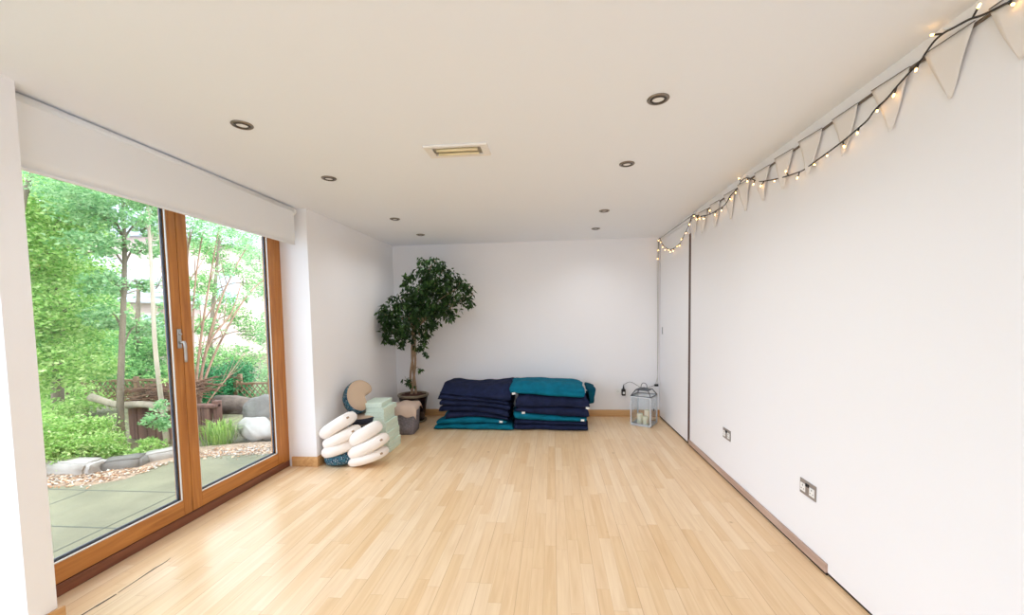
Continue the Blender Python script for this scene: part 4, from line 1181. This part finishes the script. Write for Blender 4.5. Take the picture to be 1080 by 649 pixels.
tree('garden_shrub', 'rounded dark green bush behind the log at the right-hand door', (-5.9, 6.72, -0.2), [], 0.0,
     [((0.0, 0.0, 0.46), (0.41, 0.41, 0.37), 1.6), ((0.0, 0.32, 0.59), (0.28, 0.28, 0.28), 0.9), ((0.1, -0.38, 0.41), (0.26, 0.26, 0.22), 0.9), ((0.2, 0.0, 0.17), (0.34, 0.34, 0.23), 1), ((-0.3, -0.13, 0.57), (0.16, 0.16, 0.27), 0.5)],
     2340, 0.052, M['lfd'], M['trunk'], 14, cat='shrub', droop=0.2)
tree('garden_shrub', 'light green undergrowth along the far lattice fence at left', (-8, 5.77, -0.2), [], 0.0,
     [((0.0, 0.0, 0.39), (0.56, 0.56, 0.26), 1), ((0.0, 0.53, 0.2), (0.44, 0.44, 0.15), 0.6), ((0.5, -0.57, 0.72), (0.4, 0.4, 0.32), 0.9), ((-1.0, 2.21, -0.23), (0.52, 0.52, 0.16), 0.5), ((0.0, 2.48, 0.1), (0.25, 0.25, 0.35), 0.6), ((1.0, 2.88, -0.63), (0.34, 0.34, 0.24), 0.6), ((0.5, 2.34, -0.19), (0.29, 0.29, 0.19), 0.5)],
     1620, 0.067, M['lf1'], M['trunk'], 15, cat='shrub', droop=-0.1)
STEMS = [[(0.0, -0.01, 0.18), (0.0, 0.05, 0.78), (-0.1, 0.32, 1.58), (-0.2, 0.61, 2.3), (-0.3, 0.93, 3.08)], [(0.0, 0.02, 0.17), (0.0, 0.15, 0.9), (-0.1, 0.56, 1.72), (-0.2, 1.07, 2.42), (-0.3, 1.54, 2.92)], [(0.0, 0.02, 0.14), (0.0, 0.16, 0.7), (-0.1, 0.66, 1.35), (-0.2, 1.36, 2.05), (-0.3, 2.13, 2.49)], [(0.0, -0.02, 0.18), (0.0, 0.01, 1.05), (-0.1, 0.2, 1.98), (-0.2, 0.49, 2.85)], [(0.0, 0.03, 0.14), (0.0, 0.21, 0.41), (-0.1, 0.7, 0.71), (-0.2, 1.2, 1.05)], [(0.0, 0.0, 0.17), (0.0, 0.11, 0.77), (0.0, 0.32, 1.3), (-0.1, 0.85, 1.72), (-0.2, 1.2, 2.2)], [(0.0, -0.04, 0.19), (0.0, -0.04, 1.19), (-0.2, 0.19, 2.12), (-0.2, 0.31, 2.95)]]
SBASE = (-5.0, 5.15, -0.2)
SBLOBS = [((-0.2, 0.53, 2.85), (0.18, 0.18, 0.15), 0.5), ((-0.2, 0.86, 2.4), (0.17, 0.17, 0.12), 0.35), ((-0.3, 1.39, 2.83), (0.18, 0.18, 0.13), 0.35), ((-0.1, 0.19, 1.85), (0.11, 0.11, 0.14), 0.35), ((-0.2, 1.35, 2.02), (0.16, 0.16, 0.11), 0.25), ((-0.1, 0.49, 1.5), (0.13, 0.13, 0.12), 0.25)]

# many-stemmed shrub behind the right-hand door
t = thing('many_stemmed_shrub', 'bare many-stemmed shrub fanning up behind the right-hand door', 'shrub', SBASE)
rq = random.Random(21)
for i, s in enumerate(STEMS):
    f = MB(); P = smooth_path(s, 5)
    r0 = .022 if i != 4 else .014
    f.tube(P, [r0*(1-.75*k/len(P)) for k in range(len(P))], 8)
    for q in range(4):
        k = rq.randint(len(P)//3, len(P)-3); a = P[k]
        d = (P[k+1]-P[k]).normalized()+Vector((rq.uniform(-.4, .4), rq.uniform(-.9, .9), rq.uniform(-.1, .5)))
        l = rq.uniform(.25, .6)
        f.tube([a, a+d*l*.5, a+d*l+Vector((0, 0, .06))], [r0*.35, r0*.25, r0*.08], 5)
    f.build('stem', M['stem'], t)
leaves_mesh('foliage', blob_points(SBLOBS, 300, 77, .2), np.random.RandomState(5).uniform(.05, .08, len(blob_points(SBLOBS, 300, 77, .2))), M['lf3'], t, 31, droop=.2)

# grass clump
rs = np.random.RandomState(12); f = MB()
for k in range(260):
    a = rs.uniform(0, 6.28); r_ = rs.uniform(0, .18); h = rs.uniform(.16, .34); l = rs.uniform(.05, .22)
    b0 = Vector((r_*math.cos(a), r_*math.sin(a), 0)); d = Vector((math.cos(a+rs.normal()*.6), math.sin(a+rs.normal()*.6), 0))
    sd = Vector((-d.y, d.x, 0))*.006
    m1 = b0+d*l*.35+Vector((0, 0, h*.75)); m2 = b0+d*l+Vector((0, 0, h*.85))
    f.add([b0-sd, b0+sd, m1+sd*.8, m1-sd*.8, m2], [(0, 1, 2, 3), (3, 2, 4)])
gc = f.build('grass_clump', M['grass']); gc.location = (-4.18, 4.62, -.14)
tag(gc, 'clump of long grass blades growing left of the boulders', 'grass', kind='stuff')

# pale houses beyond the trees
def house(name, label, x0, x1, y0, y1, ze, zr, wall, wins):
    t = thing(name, label, 'house', ((x0+x1)/2, (y0+y1)/2, -1)); ox, oy = (x0+x1)/2, (y0+y1)/2
    MB().box((x0-ox, y0-oy, 0), (x1-ox, y1-oy, ze+1)).build('wall', wall, t)
    ov = .3; f = MB(); xm = 0
    a, c = x0-ox-ov, x1-ox+ov; d, e = y0-oy-ov, y1-oy+ov
    f.add([(a, d, ze+1), (c, d, ze+1), (c, e, ze+1), (a, e, ze+1), (0, d, zr+1), (0, e, zr+1)], [(0, 3, 2, 1), (1, 2, 5, 4), (3, 0, 4, 5), (0, 1, 4), (2, 3, 5)])
    k = 0
    while k < 9:
        u = k/9; z = ze+1+(zr-ze)*u; x = c*(1-u)
        f.box((x-.04, d, z-.02), (x+.02, e, z+.03)); k += 1
    f.build('roof', M['slate'], t)
    for (y, z, wy, wz) in wins:
        q = MB(); q.box((x1-ox, y-oy-wy/2-.06, z+1-.06), (x1-ox+.05, y-oy+wy/2+.06, z+1+wz+.06)); wf = q.build('window_frame', M['white'], t)
        MB().box((x1-ox+.045, y-oy-wy/2, z+1), (x1-ox+.06, y-oy+wy/2, z+1+wz)).build('pane', M['winp'], wf)
    return t
house('house', 'pale pink rendered house beyond the garden behind the right-hand door', -21, -14, 14.0, 23.5, 4.6, 6.6, M['house'], [(16.2, 2.2, 1.0, 1.2), (19.4, 2.2, 1.0, 1.2)])
house('house', 'lower pale outbuilding with slate roof seen left of the meeting stile', -17, -12.4, 10.6, 13.2, 2.0, 3.6, M['house'], [(11.6, .6, .8, 1.0)])
# exterior wall continues beyond the room

# ------------------------------------------------------------------ world, light, camera
w = bpy.data.worlds.new('overcast sky'); sc.world = w; w.use_nodes = True
nt = w.node_tree; bg = nt.nodes['Background']
tc = nt.nodes.new('ShaderNodeTexCoord'); sp_ = nt.nodes.new('ShaderNodeSeparateXYZ'); rp = nt.nodes.new('ShaderNodeValToRGB')
nt.links.new(tc.outputs['Generated'], sp_.inputs[0]); nt.links.new(sp_.outputs['Z'], rp.inputs[0])
rp.color_ramp.elements[0].color = (.70, .81, 1.0, 1); rp.color_ramp.elements[0].position = .0
rp.color_ramp.elements[1].color = (.74, .84, 1, 1); rp.color_ramp.elements[1].position = .6
nt.links.new(rp.outputs[0], bg.inputs['Color']); bg.inputs['Strength'].default_value = SKY
sun = bpy.data.lights.new('sun', 'SUN'); sun.energy = SUN; sun.angle = 40*D2R; sun.color = (1, .95, .84)
so = bpy.data.objects.new('sun', sun); COL.objects.link(so)
so.rotation_euler = Vector((.55, -.1, .9)).to_track_quat('Z', 'Y').to_euler()

def portal(name, loc, d, sx, sy):
    l = bpy.data.lights.new(name, 'AREA'); l.shape = 'RECTANGLE'; l.size = sx; l.size_y = sy; l.cycles.is_portal = True
    o = bpy.data.objects.new(name, l); COL.objects.link(o); o.location = loc
    o.rotation_euler = Vector(d).to_track_quat('-Z', 'Y').to_euler()
portal('portal_doors', (XO-.02, 2.55, 1.1), (1, 0, 0), 2.1, 2.2)
portal('portal_window', (XO-.02, 0, 1.1), (1, 0, 0), 3.0, 2.2)
portal('portal_rear', (-.4, YBK-.12, 1.5), (0, 1, 0), 2.7, 1.35)

cam = bpy.data.cameras.new('camera'); co = bpy.data.objects.new('camera', cam); COL.objects.link(co)
f_, cx_, cy_, pitch, yaw, roll, hh = 425.0, 546.297, 357.992, -.05506, .08844, -.01627, 1.37802
cp_, spp = math.cos(pitch), math.sin(pitch); cyw, syw = math.cos(yaw), math.sin(yaw); crr, srr = math.cos(roll), math.sin(roll)
fwd = Vector((-syw*cp_, cyw*cp_, spp)); rg = Vector((cyw, syw, 0)); up_ = rg.cross(fwd)
r2_ = crr*rg+srr*up_; u2_ = -srr*rg+crr*up_
mw = Matrix((r2_, u2_, -fwd)).transposed().to_4x4(); mw.translation = Vector((0, 0, hh))
co.matrix_world = mw
cam.sensor_fit = 'HORIZONTAL'; cam.sensor_width = 36; cam.lens = f_/1080*36
cam.shift_x = (540-cx_)/1080; cam.shift_y = (cy_-324.5)/1080
cam.clip_start = .02; cam.clip_end = 200
sc.camera = co
sc.view_settings.view_transform = 'Standard'; sc.view_settings.look = 'None'; sc.view_settings.gamma = 1
sc.view_settings.use_curve_mapping = False
sc.view_settings.exposure = EXPO
cy = sc.cycles
cy.max_bounces = 14; cy.diffuse_bounces = 8; cy.glossy_bounces = 4; cy.transparent_max_bounces = 16; cy.transmission_bounces = 6
cy.caustics_reflective = False; cy.caustics_refractive = False
cy.use_denoising = True; cy.sample_clamp_indirect = 8
